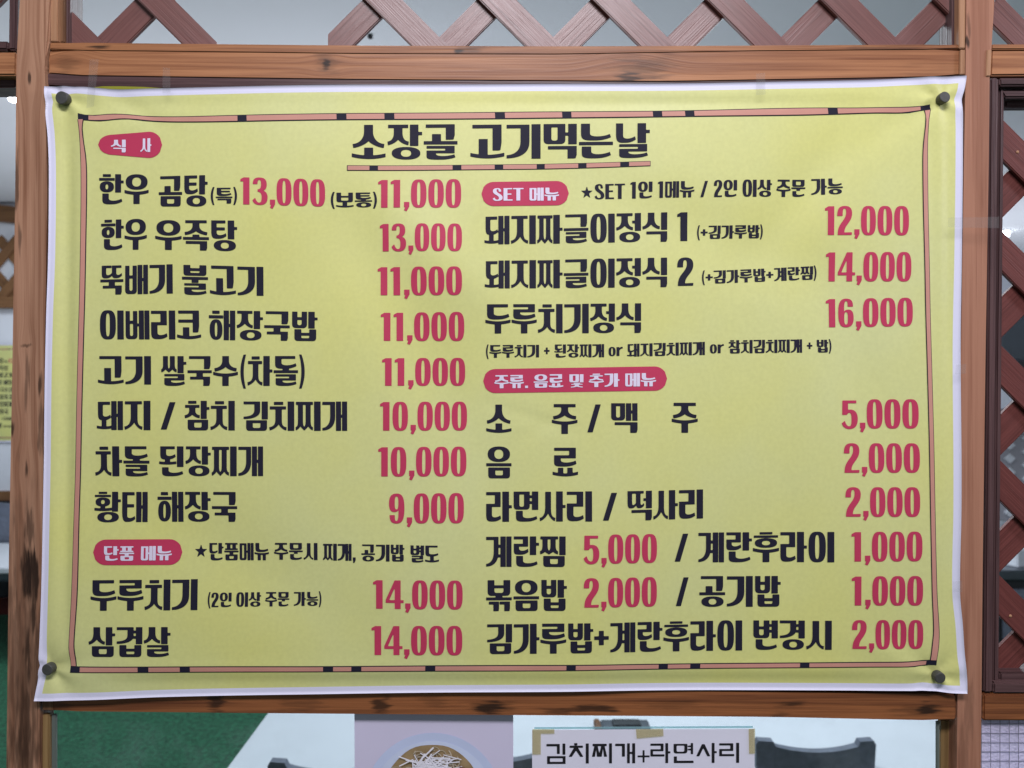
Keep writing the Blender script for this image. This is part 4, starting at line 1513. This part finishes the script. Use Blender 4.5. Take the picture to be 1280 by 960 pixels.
DARK_LINES = [
    ('title_lettering', [('소장골', 440, 572, 156.5, 199.5, 155.5, 200), ('고기먹는날', 588, 812, 156.5, 199, 154.5, 197.6)]),
    ('dish_lettering', [('한우', 122.7, 185.4, 217, 255, 217.5, 254.5), ('곰탕', 198.1, 260, 220.2, 258, 219, 258.5), ('(특)', 263.8, 297, 235, 254.8, 235, 254.8),
                        ('(보통)', 413.5, 471.6, 241, 259.4, 241, 259.4)]),
    ('dish_lettering', [('한우', 125.4, 183.5, 274.6, 312.3, 273, 311.9), ('우족탕', 194, 297, 275, 312, 276, 314.3)]),
    ('dish_lettering', [('뚝배기', 125, 216, 332, 368.5, 330.3, 366.8), ('불고기', 227.6, 329, 331, 368.4, 333.5, 369.6)]),
    ('dish_lettering', [('이베리코', 124.6, 250.6, 388, 424.2, 388, 424), ('해장국밥', 260.3, 397.5, 387.5, 424.8, 390, 426.5)]),
    ('dish_lettering', [('고기', 121.8, 187.8, 445, 480.5, 445, 480.6), ('쌀국수(차돌)', 200.4, 381.4, 445, 482.3, 445, 482.3)]),
    ('dish_lettering', [('돼지', 120, 187, 501.5, 537.5, 501, 537.8), ('/', 200, 218.4, 502, 537, 502, 537), ('참치', 230, 293.4, 501, 538, 501, 538),
                        ('김치찌개', 304.4, 434.3, 501.8, 538.4, 501.8, 538.4)]),
    ('dish_lettering', [('차돌', 117.5, 185.6, 558, 595.4, 558, 596), ('된장찌개', 197.8, 329, 558, 595.5, 558, 595)]),
    ('dish_lettering', [('황태', 116.6, 183, 615, 653.4, 615.3, 653), ('해장국', 195.3, 296.2, 615, 652.7, 615, 652.5)]),
    ('note_lettering', [('*', 242.8, 257.8, 678.6, 699.6, 678.6, 699.6), ('단품메뉴', 260.6, 335.6, 679.3, 701, 679, 700.8), ('주문시', 342, 397, 678.8, 699.9, 678.6, 700),
                        ('찌개,', 403.8, 445, 679.3, 700.5, 679.5, 700.5), ('공기밥', 452, 506, 680, 701, 680.2, 701.2), ('별도', 513.5, 549, 681, 702.3, 681.4, 702.3)]),
    ('dish_lettering', [('두루치기', 113.4, 247, 725.3, 763.2, 724, 762.3), ('(2인', 259.7, 289.3, 741, 758.8, 741, 758.8), ('이상', 295, 326, 740.8, 758.5, 740.6, 758.4),
                        ('주문', 331, 361.2, 740.5, 758.2, 740.4, 758.2), ('가능)', 367, 401.7, 740.2, 757.6, 740, 757.4)]),
    ('dish_lettering', [('삼겹살', 111.6, 213.8, 783.5, 820.4, 783.3, 820.6)]),
    ('note_lettering', [('*', 726.6, 740.6, 230.8, 249.8, 230.8, 249.8), ('SET', 743.4, 781.3, 230.2, 248.8, 229.4, 248.2), ('1인', 788, 815.6, 227.5, 248, 227, 247.6),
                        ('1메뉴', 822.2, 867.8, 226.9, 247.2, 226.6, 246.6), ('/', 875.3, 884.5, 226.4, 246.6, 226, 246.3), ('2인', 891.9, 921, 225.6, 246.5, 225.4, 246.2),
                        ('이상', 927.8, 965, 225, 246, 224.8, 245.8), ('주문', 970.8, 1008, 224.4, 245.6, 224, 245), ('가능', 1015.3, 1054, 222.8, 243, 222.2, 242.2)]),
    ('dish_lettering', [('돼지짜글이정식', 605.6, 834.4, 270.7, 306, 265, 301.8), ('1', 846.8, 859.6, 265.2, 301, 265, 300.8),
                        ('(+김가루밥)', 871.8, 954.8, 282, 298.5, 280.6, 296.8)]),
    ('dish_lettering', [('돼지짜글이정식', 606, 834, 326.3, 361, 321.8, 358.8), ('2', 846.6, 866.9, 322, 357.4, 321.8, 357),
                        ('(+김가루밥+계란찜)', 877.6, 1022.5, 338.8, 355, 331.8, 348.6)]),
    ('dish_lettering', [('두루치기정식', 606.7, 801.5, 380.7, 417, 379, 416)]),
    ('note_lettering', [('(두루치기', 607.4, 673.8, 431.4, 447.3, 431, 446.6), ('+', 680, 687, 430, 447, 430, 447), ('된장찌개', 692.8, 755.3, 430.6, 447, 430, 446.4),
                        ('or', 760.7, 778.7, 428.2, 445, 428, 444.8), ('돼지김치찌개', 784, 881.3, 429.8, 445.8, 427.2, 443.6),
                        ('or', 887.5, 905.3, 425, 441.6, 424.8, 441.2), ('참치김치찌개', 911, 1003, 425.2, 441.8, 424, 440.7), ('+', 1009, 1016, 423.6, 440.4, 423.6, 440.4),
                        ('밥)', 1021.6, 1040.3, 424.6, 440.6, 424.4, 440.4)]),
    ('dish_lettering', [('소', 607.7, 639.4, 505.7, 541.3, 505.7, 541.3), ('주', 689.8, 721.9, 505, 542.3, 505, 542.3), ('/', 734.3, 751, 504.8, 540.4, 504.8, 540.4),
                        ('맥', 764, 796.9, 504, 541, 504, 541), ('주', 839.5, 872.3, 503.4, 540.9, 503.4, 540.9)]),
    ('dish_lettering', [('음', 607.7, 639.4, 558, 597.8, 558, 597.8), ('료', 690.7, 722.6, 559.6, 595.8, 559.6, 595.8)]),
    ('dish_lettering', [('라면사리', 607.7, 740, 614.5, 652, 614, 651.6), ('/', 753.5, 771, 615.2, 650.4, 615, 650.2), ('떡사리', 784, 878.9, 613.6, 650.6, 611.7, 648)]),
    ('dish_lettering', [('계란찜', 607.7, 707, 670.2, 708, 670.3, 708.4), ('/', 843.4, 860.3, 666.3, 702, 666.3, 702), ('계란후라이', 873, 1042.8, 665.7, 703, 664.8, 702.8)]),
    ('dish_lettering', [('볶음밥', 607.7, 708.5, 724.6, 763.3, 724.4, 763), ('/', 845, 860.9, 721, 757.8, 721, 757.8), ('공기밥', 874.4, 976.6, 720.3, 759, 720.3, 758.8)]),
    ('dish_lettering', [('김가루밥+계란후라이', 609, 928.4, 779.7, 817, 776, 813.8), ('변경시', 942.3, 1040, 776, 813, 776, 812.5)]),
]
PRICES = [('13,000', 301, 406.6, 222, 255.8, 225, 258.3), ('11,000', 473, 576.6, 225.6, 260.2, 224.6, 260), ('13,000', 475, 577.7, 280.5, 314.4, 280.3, 314.6),
          ('11,000', 472, 577.8, 334, 369, 334, 369), ('11,000', 476, 580.4, 391, 426, 390.2, 426), ('11,000', 477.7, 581.4, 447.7, 482.2, 447.5, 482),
          ('10,000', 475.3, 583.7, 502.5, 538.2, 502.3, 538), ('10,000', 473, 583, 559, 595.4, 558.5, 595), ('9,000', 486.5, 580, 617, 653.7, 616.2, 653.4),
          ('14,000', 466.7, 578.5, 724.5, 760.2, 725.2, 761), ('14,000', 464.6, 578, 782, 818.2, 781.8, 818.4), ('12,000', 1031.9, 1136.8, 257.5, 293.4, 257.5, 293.8),
          ('14,000', 1033.8, 1140, 315, 351.2, 315, 351.4), ('16,000', 1033.8, 1142, 373.5, 408.9, 372, 407.6), ('5,000', 1052.5, 1148, 499.5, 535.7, 499.2, 535.5),
          ('2,000', 1054.8, 1149, 554.3, 591, 554.3, 590.6), ('2,000', 1056.5, 1149, 609.2, 645.8, 609, 645.6), ('5,000', 729.4, 821, 668.2, 704.3, 667.3, 703),
          ('1,000', 1064, 1151.8, 665, 701.8, 664.3, 701), ('2,000', 729.4, 821, 722.4, 758.8, 721.2, 757.9), ('1,000', 1064.5, 1153, 720.5, 756.8, 719.8, 756.5),
          ('2,000', 1065, 1153.7, 775.4, 811.2, 775, 811)]
for nm, runs in DARK_LINES:
    for rn in runs:
        lettering(nm, [rn], M['navy'], 0.0004, banner)
for rn in PRICES:
    lettering('price_lettering', [rn], M['red'], 0.0004, banner)

# an older banner still hangs behind: only a sliver of its top edge shows
ob = [(118, 600), (330, 600), (330, 112), (205, 110.4), (180, 108.6), (150, 107.8), (128, 107.8), (118, 109)]
old = obj_bm('old_banner', prism_bm([at(x, y, -0.0005) for x, y in ob], 0.0005, 0), flat('old_yellow_cloth', (0.24, 0.24, 0.02), 0.5, 0.3))
tag(old, 'older yellow-green cloth hidden behind the big menu, a sliver showing at its top edge', 'cloth')

# the four round pins
PIN_LABELS = ['dark grey round pin through the top left corner of the menu', 'dark grey round pin through the top right corner of the menu',
              'dark grey round pin at the lower left corner of the menu', 'dark grey round pin at the lower right corner of the menu']
PIN_POS = [(77.5, 121.2, 8.6), (1180.6, 121.6, 7.4), (59.8, 837, 7.7), (1175, 846.6, 7.4)]
pin0 = None
for i, ((px_, py_, rp), lb) in enumerate(zip(PIN_POS, PIN_LABELS)):
    if pin0 is None:
        bm = bmesh.new()
        prof = [(0.0, -0.0088), (0.0054, -0.0087), (0.0058, -0.0086), (0.0061, -0.0082), (0.0062, -0.0076), (0.0062, -0.0028), (0.0059, -0.0014), (0.0050, -0.0006), (0.0012, -0.0004), (0.0012, 0.004)]
        ns = 40
        rings = []
        for (r_, y_) in prof:
            rings.append([bm.verts.new((r_*math.cos(2*math.pi*k/ns), y_, r_*math.sin(2*math.pi*k/ns))) for k in range(ns)] if r_ else [bm.verts.new((0, y_, 0))])
        for a, b in zip(rings[:-1], rings[1:]):
            for k in range(ns):
                if len(a) == 1:
                    bm.faces.new((a[0], b[k], b[(k+1) % ns]))
                else:
                    bm.faces.new((a[k], b[k], b[(k+1) % ns], a[(k+1) % ns]))
        o = obj_bm('push_pin', bm, M['rubber'], None, True)
        for p_ in o.data.polygons:
            if all(o.data.vertices[v_].co.y < -0.0086 for v_ in p_.vertices):
                p_.use_smooth = False
        pin0 = o
    else:
        o = pin0.copy()
        COL.objects.link(o)
    # base sits on the cloth; the head points out of the wall
    ysurf = float(BAN_Y + relief(px_, py_))
    o.location = at(px_, py_, ysurf-0.0078)
    o.location.y = ysurf + 0.0006
    sc_ = rp/8.5
    o.scale = (sc_, 1.0, sc_)
    o.rotation_euler = (R([4, -3, 2, 6][i]), 0, R([-5, 4, -6, 3][i]))
    tag(o, lb, 'push pin', 'round pins holding the menu')
for (nx_, ny_, Yn) in ((1272, 190, 0.0178), (1263, 770, 0.0178)):
    bm = bmesh.new()
    bmesh.ops.create_uvsphere(bm, u_segments=12, v_segments=8, radius=0.0016)
    bmesh.ops.scale(bm, verts=bm.verts, vec=(1, .5, 1))
    o = obj_bm('nail', bm, M['trim'], part, True)
    o.location = at(nx_, ny_, Yn)

# ---------------------------------------------------------------- tapes, poster, paper sign
def quad_tape(name, pts, Y, mat, label, group=None, thick=0.0003):
    o = obj_bm(name, prism_bm([at(x, y, Y) for x, y in pts], thick, 0), mat)
    return tag(o, label, 'tape', group)


GT = 'pieces of tape on the partition'
quad_tape('clear_tape', [(108, 135), (117, 133), (123.5, 74), (112, 74)], -0.0165, M['tape'], 'clear tape slanting from the top rail to the menu beside the left pin', GT)
quad_tape('clear_tape', [(203, 116), (213, 115), (212.5, 85), (203.5, 84)], -0.0165, M['tape'], 'short clear tape on the top rail, second from the left pin', GT)
quad_tape('clear_tape', [(945, 119), (957, 118), (956.5, 91), (945.5, 92)], -0.0165, M['tape'], 'clear tape joining the top rail and menu edge, nearest the right pin', GT)
quad_tape('clear_tape', [(1185, 284), (1249, 285), (1249, 271), (1185, 272)], -0.0165, M['tape'], 'clear tape running across the right post above the other tape', GT)
quad_tape('clear_tape', [(1194, 468), (1207, 467), (1208, 455), (1195, 456)], -0.0165, M['tape'], 'small crumpled clear tape on the right edge of the menu, mid height', GT)
quad_tape('clear_tape', [(1191, 740), (1203, 740), (1203, 726), (1191, 727)], -0.0165, M['tape'], 'small clear tape low on the right edge of the menu', GT)

GY = 0.0098   # just in front of the glass
# ---- poster of a noodle bowl
poster = obj_bm('food_poster', prism_bm([at(x, y, GY-.001) for x, y in [(444, 1130), (642, 1130), (641.5, 890), (443, 890)]], 0.0004, 0), M['poster'])
tag(poster, 'pale lilac poster of a noodle bowl stuck inside the lower window', 'poster')


def disc(name, cx, cy, rx, ry, Y, mat, parent, n=56, wob=0.0, seed=0):
    rnd = random.Random(seed)
    ph = [rnd.uniform(0, 6.28) for _ in range(4)]
    pts = []
    for k in range(n):
        a = 2*math.pi*k/n
        r = 1 + wob*(math.sin(3*a+ph[0]) + .7*math.sin(5*a+ph[1]) + .5*math.sin(9*a+ph[2]))
        pts.append(at(cx+rx*r*math.cos(a), cy+ry*r*math.sin(a), Y))
    o = obj_from(name, pts, [tuple(range(n))], mat, parent)
    if o.data.polygons[0].normal.y > 0:
        o.data.flip_normals()
    return o


bowl = disc('bowl_print', 541, 1001, 86, 85, GY-.0016, M['porcelain'], poster)
disc('bowl_rim_print', 541, 1003, 77, 77, GY-.0020, flat('bowl_inner_print', (0.56, 0.62, 0.80), .35, .4, .05, 20), poster)
disc('soup_print', 540, 994, 62, 63, GY-.0024, M['soup'], poster, wob=.012, seed=2)
rnd = random.Random(4)
V, Fc = [], []
for k in range(150):
    cx, cy = rnd.gauss(538, 26), rnd.gauss(962, 15)
    if ((cx-540)/58)**2 + ((cy-994)/60)**2 > 0.70:
        continue
    a0 = rnd.uniform(0, 6.28)
    cur = rnd.choice((-1, 1))*rnd.uniform(.12, .34)
    ln = rnd.randint(7, 13)
    x, y, a = cx, cy, a0
    base = len(V)
    wd = rnd.uniform(.35, .75)
    cnt = 0
    yy = GY-.0028-.000012*k
    for q in range(ln):
        V += [at(x-wd*math.sin(a), y+wd*math.cos(a), yy), at(x+wd*math.sin(a), y-wd*math.cos(a), yy)]
        x += 2.0*math.cos(a)
        y += 2.0*math.sin(a)
        a += cur
        cnt += 1
    Fc += [(base+2*q, base+2*q+1, base+2*q+3, base+2*q+2) for q in range(cnt-1)]
no = obj_from('noodle_print', V, Fc, M['noodle'], poster)
no['kind'] = 'stuff'
disc('radish_print', 540, 963, 21, 9, GY-.0047, M['garnish'], poster, wob=.12, seed=3)
V, Fc = [], []
for k in range(70):
    cx, cy = rnd.gauss(540, 14), rnd.gauss(957, 6)
    a = rnd.gauss(0, .7) + (math.pi if rnd.random() < .5 else 0)
    ln, wd = rnd.uniform(5, 13), rnd.uniform(.6, 1.3)
    ca, sa_ = math.cos(a), math.sin(a)
    base = len(V)
    yy = GY-.0048-.00001*k
    for (u_, v_) in ((-ln, -wd*.4), (ln, -wd), (ln, wd*.5), (-ln, wd)):
        V.append(at(cx+u_*ca-v_*sa_, cy+u_*sa_+v_*ca, yy))
    Fc.append((base, base+1, base+2, base+3))
ra = obj_from('radish_strand_print', V, Fc, M['garnish'], poster)
ra['kind'] = 'stuff'
for k, (cx, cy, rx, ry) in enumerate([(577, 962, 7, 3), (582, 968, 7, 4), (508, 970, 6, 3), (561, 968, 5, 2)]):
    disc('meat_print', cx, cy, rx, ry, GY-.0056-.00005*k, M['meat'], poster, wob=.15, seed=20+k)

# ---- hand-made paper sign
paper = obj_bm('paper_sign', prism_bm([at(x, y, GY-.001) for x, y in [(665.5, 1010), (943.5, 1010), (943, 911), (665, 912.5)]], 0.0003, 0), M['paper'])
tag(paper, 'white paper sign with black Korean lettering taped to the lower window', 'paper sign')
V, Fc = [], []
txt = '김치찌개+라면사리'
xs_ = [(683, 707), (711, 736), (740, 765), (769, 794), (797, 812), (813, 838), (842, 867), (870.5, 896), (899, 924)]
for c, (xl, xr) in zip(txt, xs_):
    vv, ff, adv = glyph_mesh(c, 3.0, 1)
    lo, hi = vv[:, 0].min(), vv[:, 0].max()
    base = len(V)
    for x, y in vv:
        px_ = xl + (x-lo)/(hi-lo)*(xr-xl)
        py_ = 954.5 - (y/100.0)*(24.5 if c != '+' else 22) - (px_-683)/241*1.0
        V.append(at(px_, py_, GY-.0013))
    Fc += [tuple(base+i for i in f) for f in ff]
lt = obj_from('sign_lettering', V, Fc, M['ink_black'], paper)
if sum(p.normal.y for p in lt.data.polygons) > 0:
    lt.data.flip_normals()
quad_tape('teal_strip', [(668, 911.5), (941, 910), (941, 907.5), (668, 909)], GY-.0008, M['teal_edge'], 'pale teal edge strip along the top of the white paper sign', GT)
quad_tape('aged_tape', [(665.5, 943), (676, 943), (676, 917), (693, 917), (693, 911.5), (665.5, 911.5)], GY-.0022, M['masking'], 'yellowed tape at the left corner of the white paper sign', GT)
quad_tape('aged_tape', [(796, 923), (829.5, 920), (829, 911), (795, 911.5)], GY-.0022, M['masking'], 'yellowed tape at the middle top of the white paper sign', GT)
quad_tape('aged_tape', [(936.5, 942), (944, 942), (944, 911), (936, 911)], GY-.0022, M['masking'], 'yellowed tape at the right corner of the white paper sign', GT)

# ---------------------------------------------------------------- the dining room seen beyond
TZ = -0.93


def table(x0, x1, y0, y1, label):
    t = empty('dining_table', ((x0+x1)/2, (y0+y1)/2, FLOOR_Z))
    tag(t, label, 'table', 'white dining tables')

    def part_(nm, bm, m_):
        o = obj_bm(nm, bm, m_, t)
        o.matrix_parent_inverse = Matrix.Translation(-t.location)
        return o
    part_('tabletop', box_bm(x0, x1, y0, y1, TZ-.03, TZ, .004, 3), M['table_white'])
    for x in (x0+.07, x1-.07):
        for y in (y0+.07, y1-.07):
            part_('leg', box_bm(x-.022, x+.022, y-.022, y+.022, FLOOR_Z, TZ-.03, .003), M['black_plastic'])
    part_('apron', box_bm(x0+.06, x1-.06, y0+.06, y1-.06, TZ-.075, TZ-.0305, .003), M['steel'])
    return t


table(-0.692, 1.32, 1.10, 1.80, 'long white table standing just beyond the lower window')
table(-3.35, -2.05, 3.2, 3.82, 'white table against the far wall, seen left of the left post')


def chair_mesh():
    t = empty('dining_chair', (0, 0, 0))
    # backrest: a curved slab with raised ends, thickness 22 mm, width .29
    W, H, n = 0.290, 0.36, 50
    bm = bmesh.new()
    ft, fb, bt, bb = [], [], [], []
    for i in range(n+1):
        u = i/n*2-1
        x = u*W/2
        dip = 0.0
        au = abs(u)
        if au < 0.70:
            dip = -0.011 - 0.012*(1-(au/0.70)**2)
        elif au < 0.72:
            dip = -0.011*(0.72-au)/0.02
        elif au > 0.96:
            dip = -0.010*((au-0.96)/0.04)**2
        yb = 0.012*(1-u*u)      # the slab bows away from the sitter
        xb = x*0.93
        ft.append(bm.verts.new((x, -yb, H+dip)))
        fb.append(bm.verts.new((xb, -yb+.02, 0)))
        bt.append(bm.verts.new((x, -yb+.022, H+dip)))
        bb.append(bm.verts.new((xb, -yb+.042, 0)))
    for i in range(n):
        bm.faces.new((ft[i], fb[i], fb[i+1], ft[i+1]))
        bm.faces.new((bt[i+1], bb[i+1], bb[i], bt[i]))
        bm.faces.new((ft[i+1], bt[i+1], bt[i], ft[i]))
        bm.faces.new((fb[i], bb[i], bb[i+1], fb[i+1]))
    for k in (0, n):
        bm.faces.new((ft[k], bt[k], bb[k], fb[k]))
    bmesh.ops.transform(bm, matrix=Matrix.Translation((0, 0, 0.20)), verts=bm.verts)
    obj_bm('backrest', bm, M['black_plastic'], t, False)
    obj_bm('seat', box_bm(-.19, .19, .0, .40, .19, .22, .012, 3), M['black_plastic'], t)
    for x in (-.16, .16):
        for y in (.03, .36):
            obj_bm('leg', box_bm(x-.012, x+.012, y-.012, y+.012, 0, .189, .003), M['steel'], t)
    return t


ch = chair_mesh()
CH = [(0.733, 1.112, 'black chair with curved backrest right of the white paper sign'),
      (-0.412, 1.006, 'black chair back just left of the noodle poster'),
      (-0.045, 1.06, 'black chair back showing in the gap between poster and paper sign')]
for i, (x, y, lb) in enumerate(CH):
    if i == 0:
        o = ch
    else:
        o = ch.copy()
        COL.objects.link(o)
        for c in ch.children:
            q = c.copy()
            COL.objects.link(q)
            q.parent = o
    o.location = (x, y, FLOOR_Z)
    tag(o, lb, 'chair', 'black dining chairs')
fc_ = ch.copy()
COL.objects.link(fc_)
for c in ch.children:
    q = c.copy()
    COL.objects.link(q)
    q.parent = fc_
fc_.location = (-2.93, 3.86, FLOOR_Z)
fc_.scale = (1.5, .4, 1.33)
tag(fc_, 'dark chair behind the far white table, left of the left post', 'chair', 'black dining chairs')

# utensil box at the table's far end
ub = empty('utensil_box', (0, 0, 0))
tag(ub, 'grey wooden utensil box on the white table above the paper sign', 'box')
obj_bm('box_body', box_bm(0.24, 0.37, 1.30, 1.36, TZ, TZ+.016, .003), M['steel'], ub)
obj_bm('box_lid', box_bm(0.27, 0.345, 1.31, 1.35, TZ+.0165, TZ+.022, .002), M['dark'], ub)
obj_bm('box_side', box_bm(0.222, 0.2385, 1.30, 1.36, TZ, TZ+.019, .003), M['trim_brown'], ub)

# far wall segment on the left with its lattice and a second menu
fw = obj_bm('far_partition', box_bm(-4.55, -1.75, 4.085, 4.14, FLOOR_Z, CEIL_Z, .003), M['wall'])
obj_bm('dado_rail', box_bm(-4.55, -1.75, 4.07, 4.0845, -.72, -.66, .003), M['wood_far'], fw)
obj_bm('shade_panel', box_bm(-4.55, -1.75, 4.078, 4.0845, -1.32, -.7205, .003), M['dark'], fw)  # panel made dark to paint in the shade under the far table
obj_bm('skirting', box_bm(-4.55, -1.75, 4.06, 4.0845, FLOOR_Z, -1.3205, .003), M['strip_red'], fw)
tag(fw, 'white far partition carrying the small second menu', 'partition')
fl = empty('far_lattice', (0, 0, 0))
tag(fl, 'brown lattice screen on the far partition, left of the left post', 'lattice screen')
obj_bm('rail', box_bm(-4.55, -1.75, 4.03, 4.0845, 0.465, 0.535, .004), M['wood_far'], fl)
# arched top piece
bm = bmesh.new()
pts_t, pts_b = [], []
for i in range(25):
    x = -4.55 + 2.8*i/24
    arch = 0.99 + 0.20*(1-((x+3.62)/1.4)**2) - 0.12
    pts_t.append(Vector((x, 4.03, arch+.05)))
    pts_b.append(Vector((x, 4.03, arch-.05)))
prism_bm(pts_b+pts_t[::-1], 0.05, .004, 2, bm)
obj_bm('arched_rail', bm, M['wood_far'], fl)


def far_strip(xc, zc, k, ln, Y):
    o = obj_bm('lattice_strip', box_bm(-ln/2, ln/2, 0, .012, -.03, .03, .001), M['wood_far'], fl)
    o.location = (xc, Y, zc)
    o.rotation_euler = (0, -k*R(50), 0)
    return o


for i in range(14):
    xc = -4.4 + .2*i
    far_strip(xc, 0.70, 1, .52, 4.050)
    far_strip(xc, 0.70, -1, .52, 4.064)


def copy_tree(o, parent=None):
    c = o.copy()
    COL.objects.link(c)
    c.parent = parent
    for k in list(o.children):
        copy_tree(k, c)
    return c


bn2 = copy_tree(banner)
bn2.location = (-2.835, 4.081-0.004, -0.048)
tag(bn2, 'small distant yellow menu on the far white partition beside the left post', 'menu banner', 'yellow menu banners')

# downlights in the ceiling
def downlight(x, y, label):
    t = empty('downlight', (x, y, CEIL_Z))
    tag(t, label, 'ceiling lamp', 'round ceiling downlights')
    for nm, r0, z0, z1, mt in (('trim_ring', .05, -.010, -.0005, M['table_white']), ('diffuser', .030, -.040, -.0105, M['lamp'])):
        bm = bmesh.new()
        bmesh.ops.create_cone(bm, cap_ends=True, segments=32, radius1=r0*.9, radius2=r0, depth=z1-z0)
        bmesh.ops.translate(bm, verts=bm.verts, vec=(0, 0, (z0+z1)/2))
        obj_bm(nm, bm, mt, t)
    return t


downlight(-1.89, 2.22, 'round ceiling lamp glowing at the left edge of the left post')
downlight(3.60, 4.97, 'round ceiling lamp glowing through the red-brown lattice')

hk = obj_bm('ceiling_hole', box_bm(-.008, .008, -.008, .008, -.012, -.0005, .003), M['ink_black'])  # small dark block drawn in place of a screw hole
hk.location = (-0.455, 1.74, CEIL_Z)
tag(hk, 'small dark screw hole in the ceiling seen through the top lattice triangle', 'hole')

# kitchen things beyond the right lattice
hd = empty('range_hood', (0, 0, 0))
tag(hd, 'dull steel hood seen through the red-brown lattice', 'range hood')
obj_bm('hood_body', box_bm(1.75, 3.6, 2.7, 3.3, 0.10, 0.34, .01), M['steel'], hd)
obj_bm('hood_lip', box_bm(1.72, 3.63, 2.66, 3.34, 0.03, 0.0995, .01), M['dark'], hd)
bm = bmesh.new()
bmesh.ops.create_cone(bm, cap_ends=True, segments=28, radius1=.14, radius2=.14, depth=CEIL_Z-.34-.001)
bmesh.ops.translate(bm, verts=bm.verts, vec=(3.0, 3.0, (CEIL_Z+.34)/2))
obj_bm('duct', bm, M['steel'], hd)
sc2 = empty('white_screen', (0, 0, 0))
tag(sc2, 'white diamond-pattern screen beyond the red-brown lattice', 'screen')
obj_bm('screen_board', box_bm(1.85, 3.2, 3.02, 3.04, -.66, -.12, .003), flat('screen_grey', (.36, .36, .40), .6), sc2)
dm = None
for i in range(16):
    for j in range(8):
        x = 1.89 + i*.085
        z = -.62 + j*.065 + (0.0325 if i % 2 else 0)
        if dm is None:
            bm = bmesh.new()
            prism_bm([Vector((-.028, 0, 0)), Vector((0, 0, -.024)), Vector((.028, 0, 0)), Vector((0, 0, .024))], .012, .002, 1, bm)
            dm = obj_bm('diamond_tile', bm, M['table_white'], sc2)
            o = dm
        else:
            o = dm.copy()
            COL.objects.link(o)
        o.location = (x, 3.007, z)
ct = empty('kitchen_counter', (0, 0, 0))
tag(ct, 'dark kitchen counter low behind the red-brown lattice', 'counter')
obj_bm('counter_body', box_bm(1.5, 3.5, 2.45, 3.0, FLOOR_Z, -.80, .006), M['dark'], ct)
obj_bm('counter_top', box_bm(1.47, 3.53, 2.42, 3.03, -.7995, -.76, .006), M['steel'], ct)
for i in range(4):
    obj_bm('counter_door', box_bm(1.52+.49*i, 1.99+.49*i, 2.432, 2.4495, -1.55, -.84, .004), M['black_plastic'], ct)
wb = obj_bm('paper_carton', box_bm(-.11, .11, -.12, .12, 0, .075, .004), M['table_white'])
wb.location = (2.14, 2.62, -.7595)
wb.rotation_euler = (0, 0, R(24))
tag(wb, 'white paper carton on the dark kitchen counter behind the lattice', 'carton')
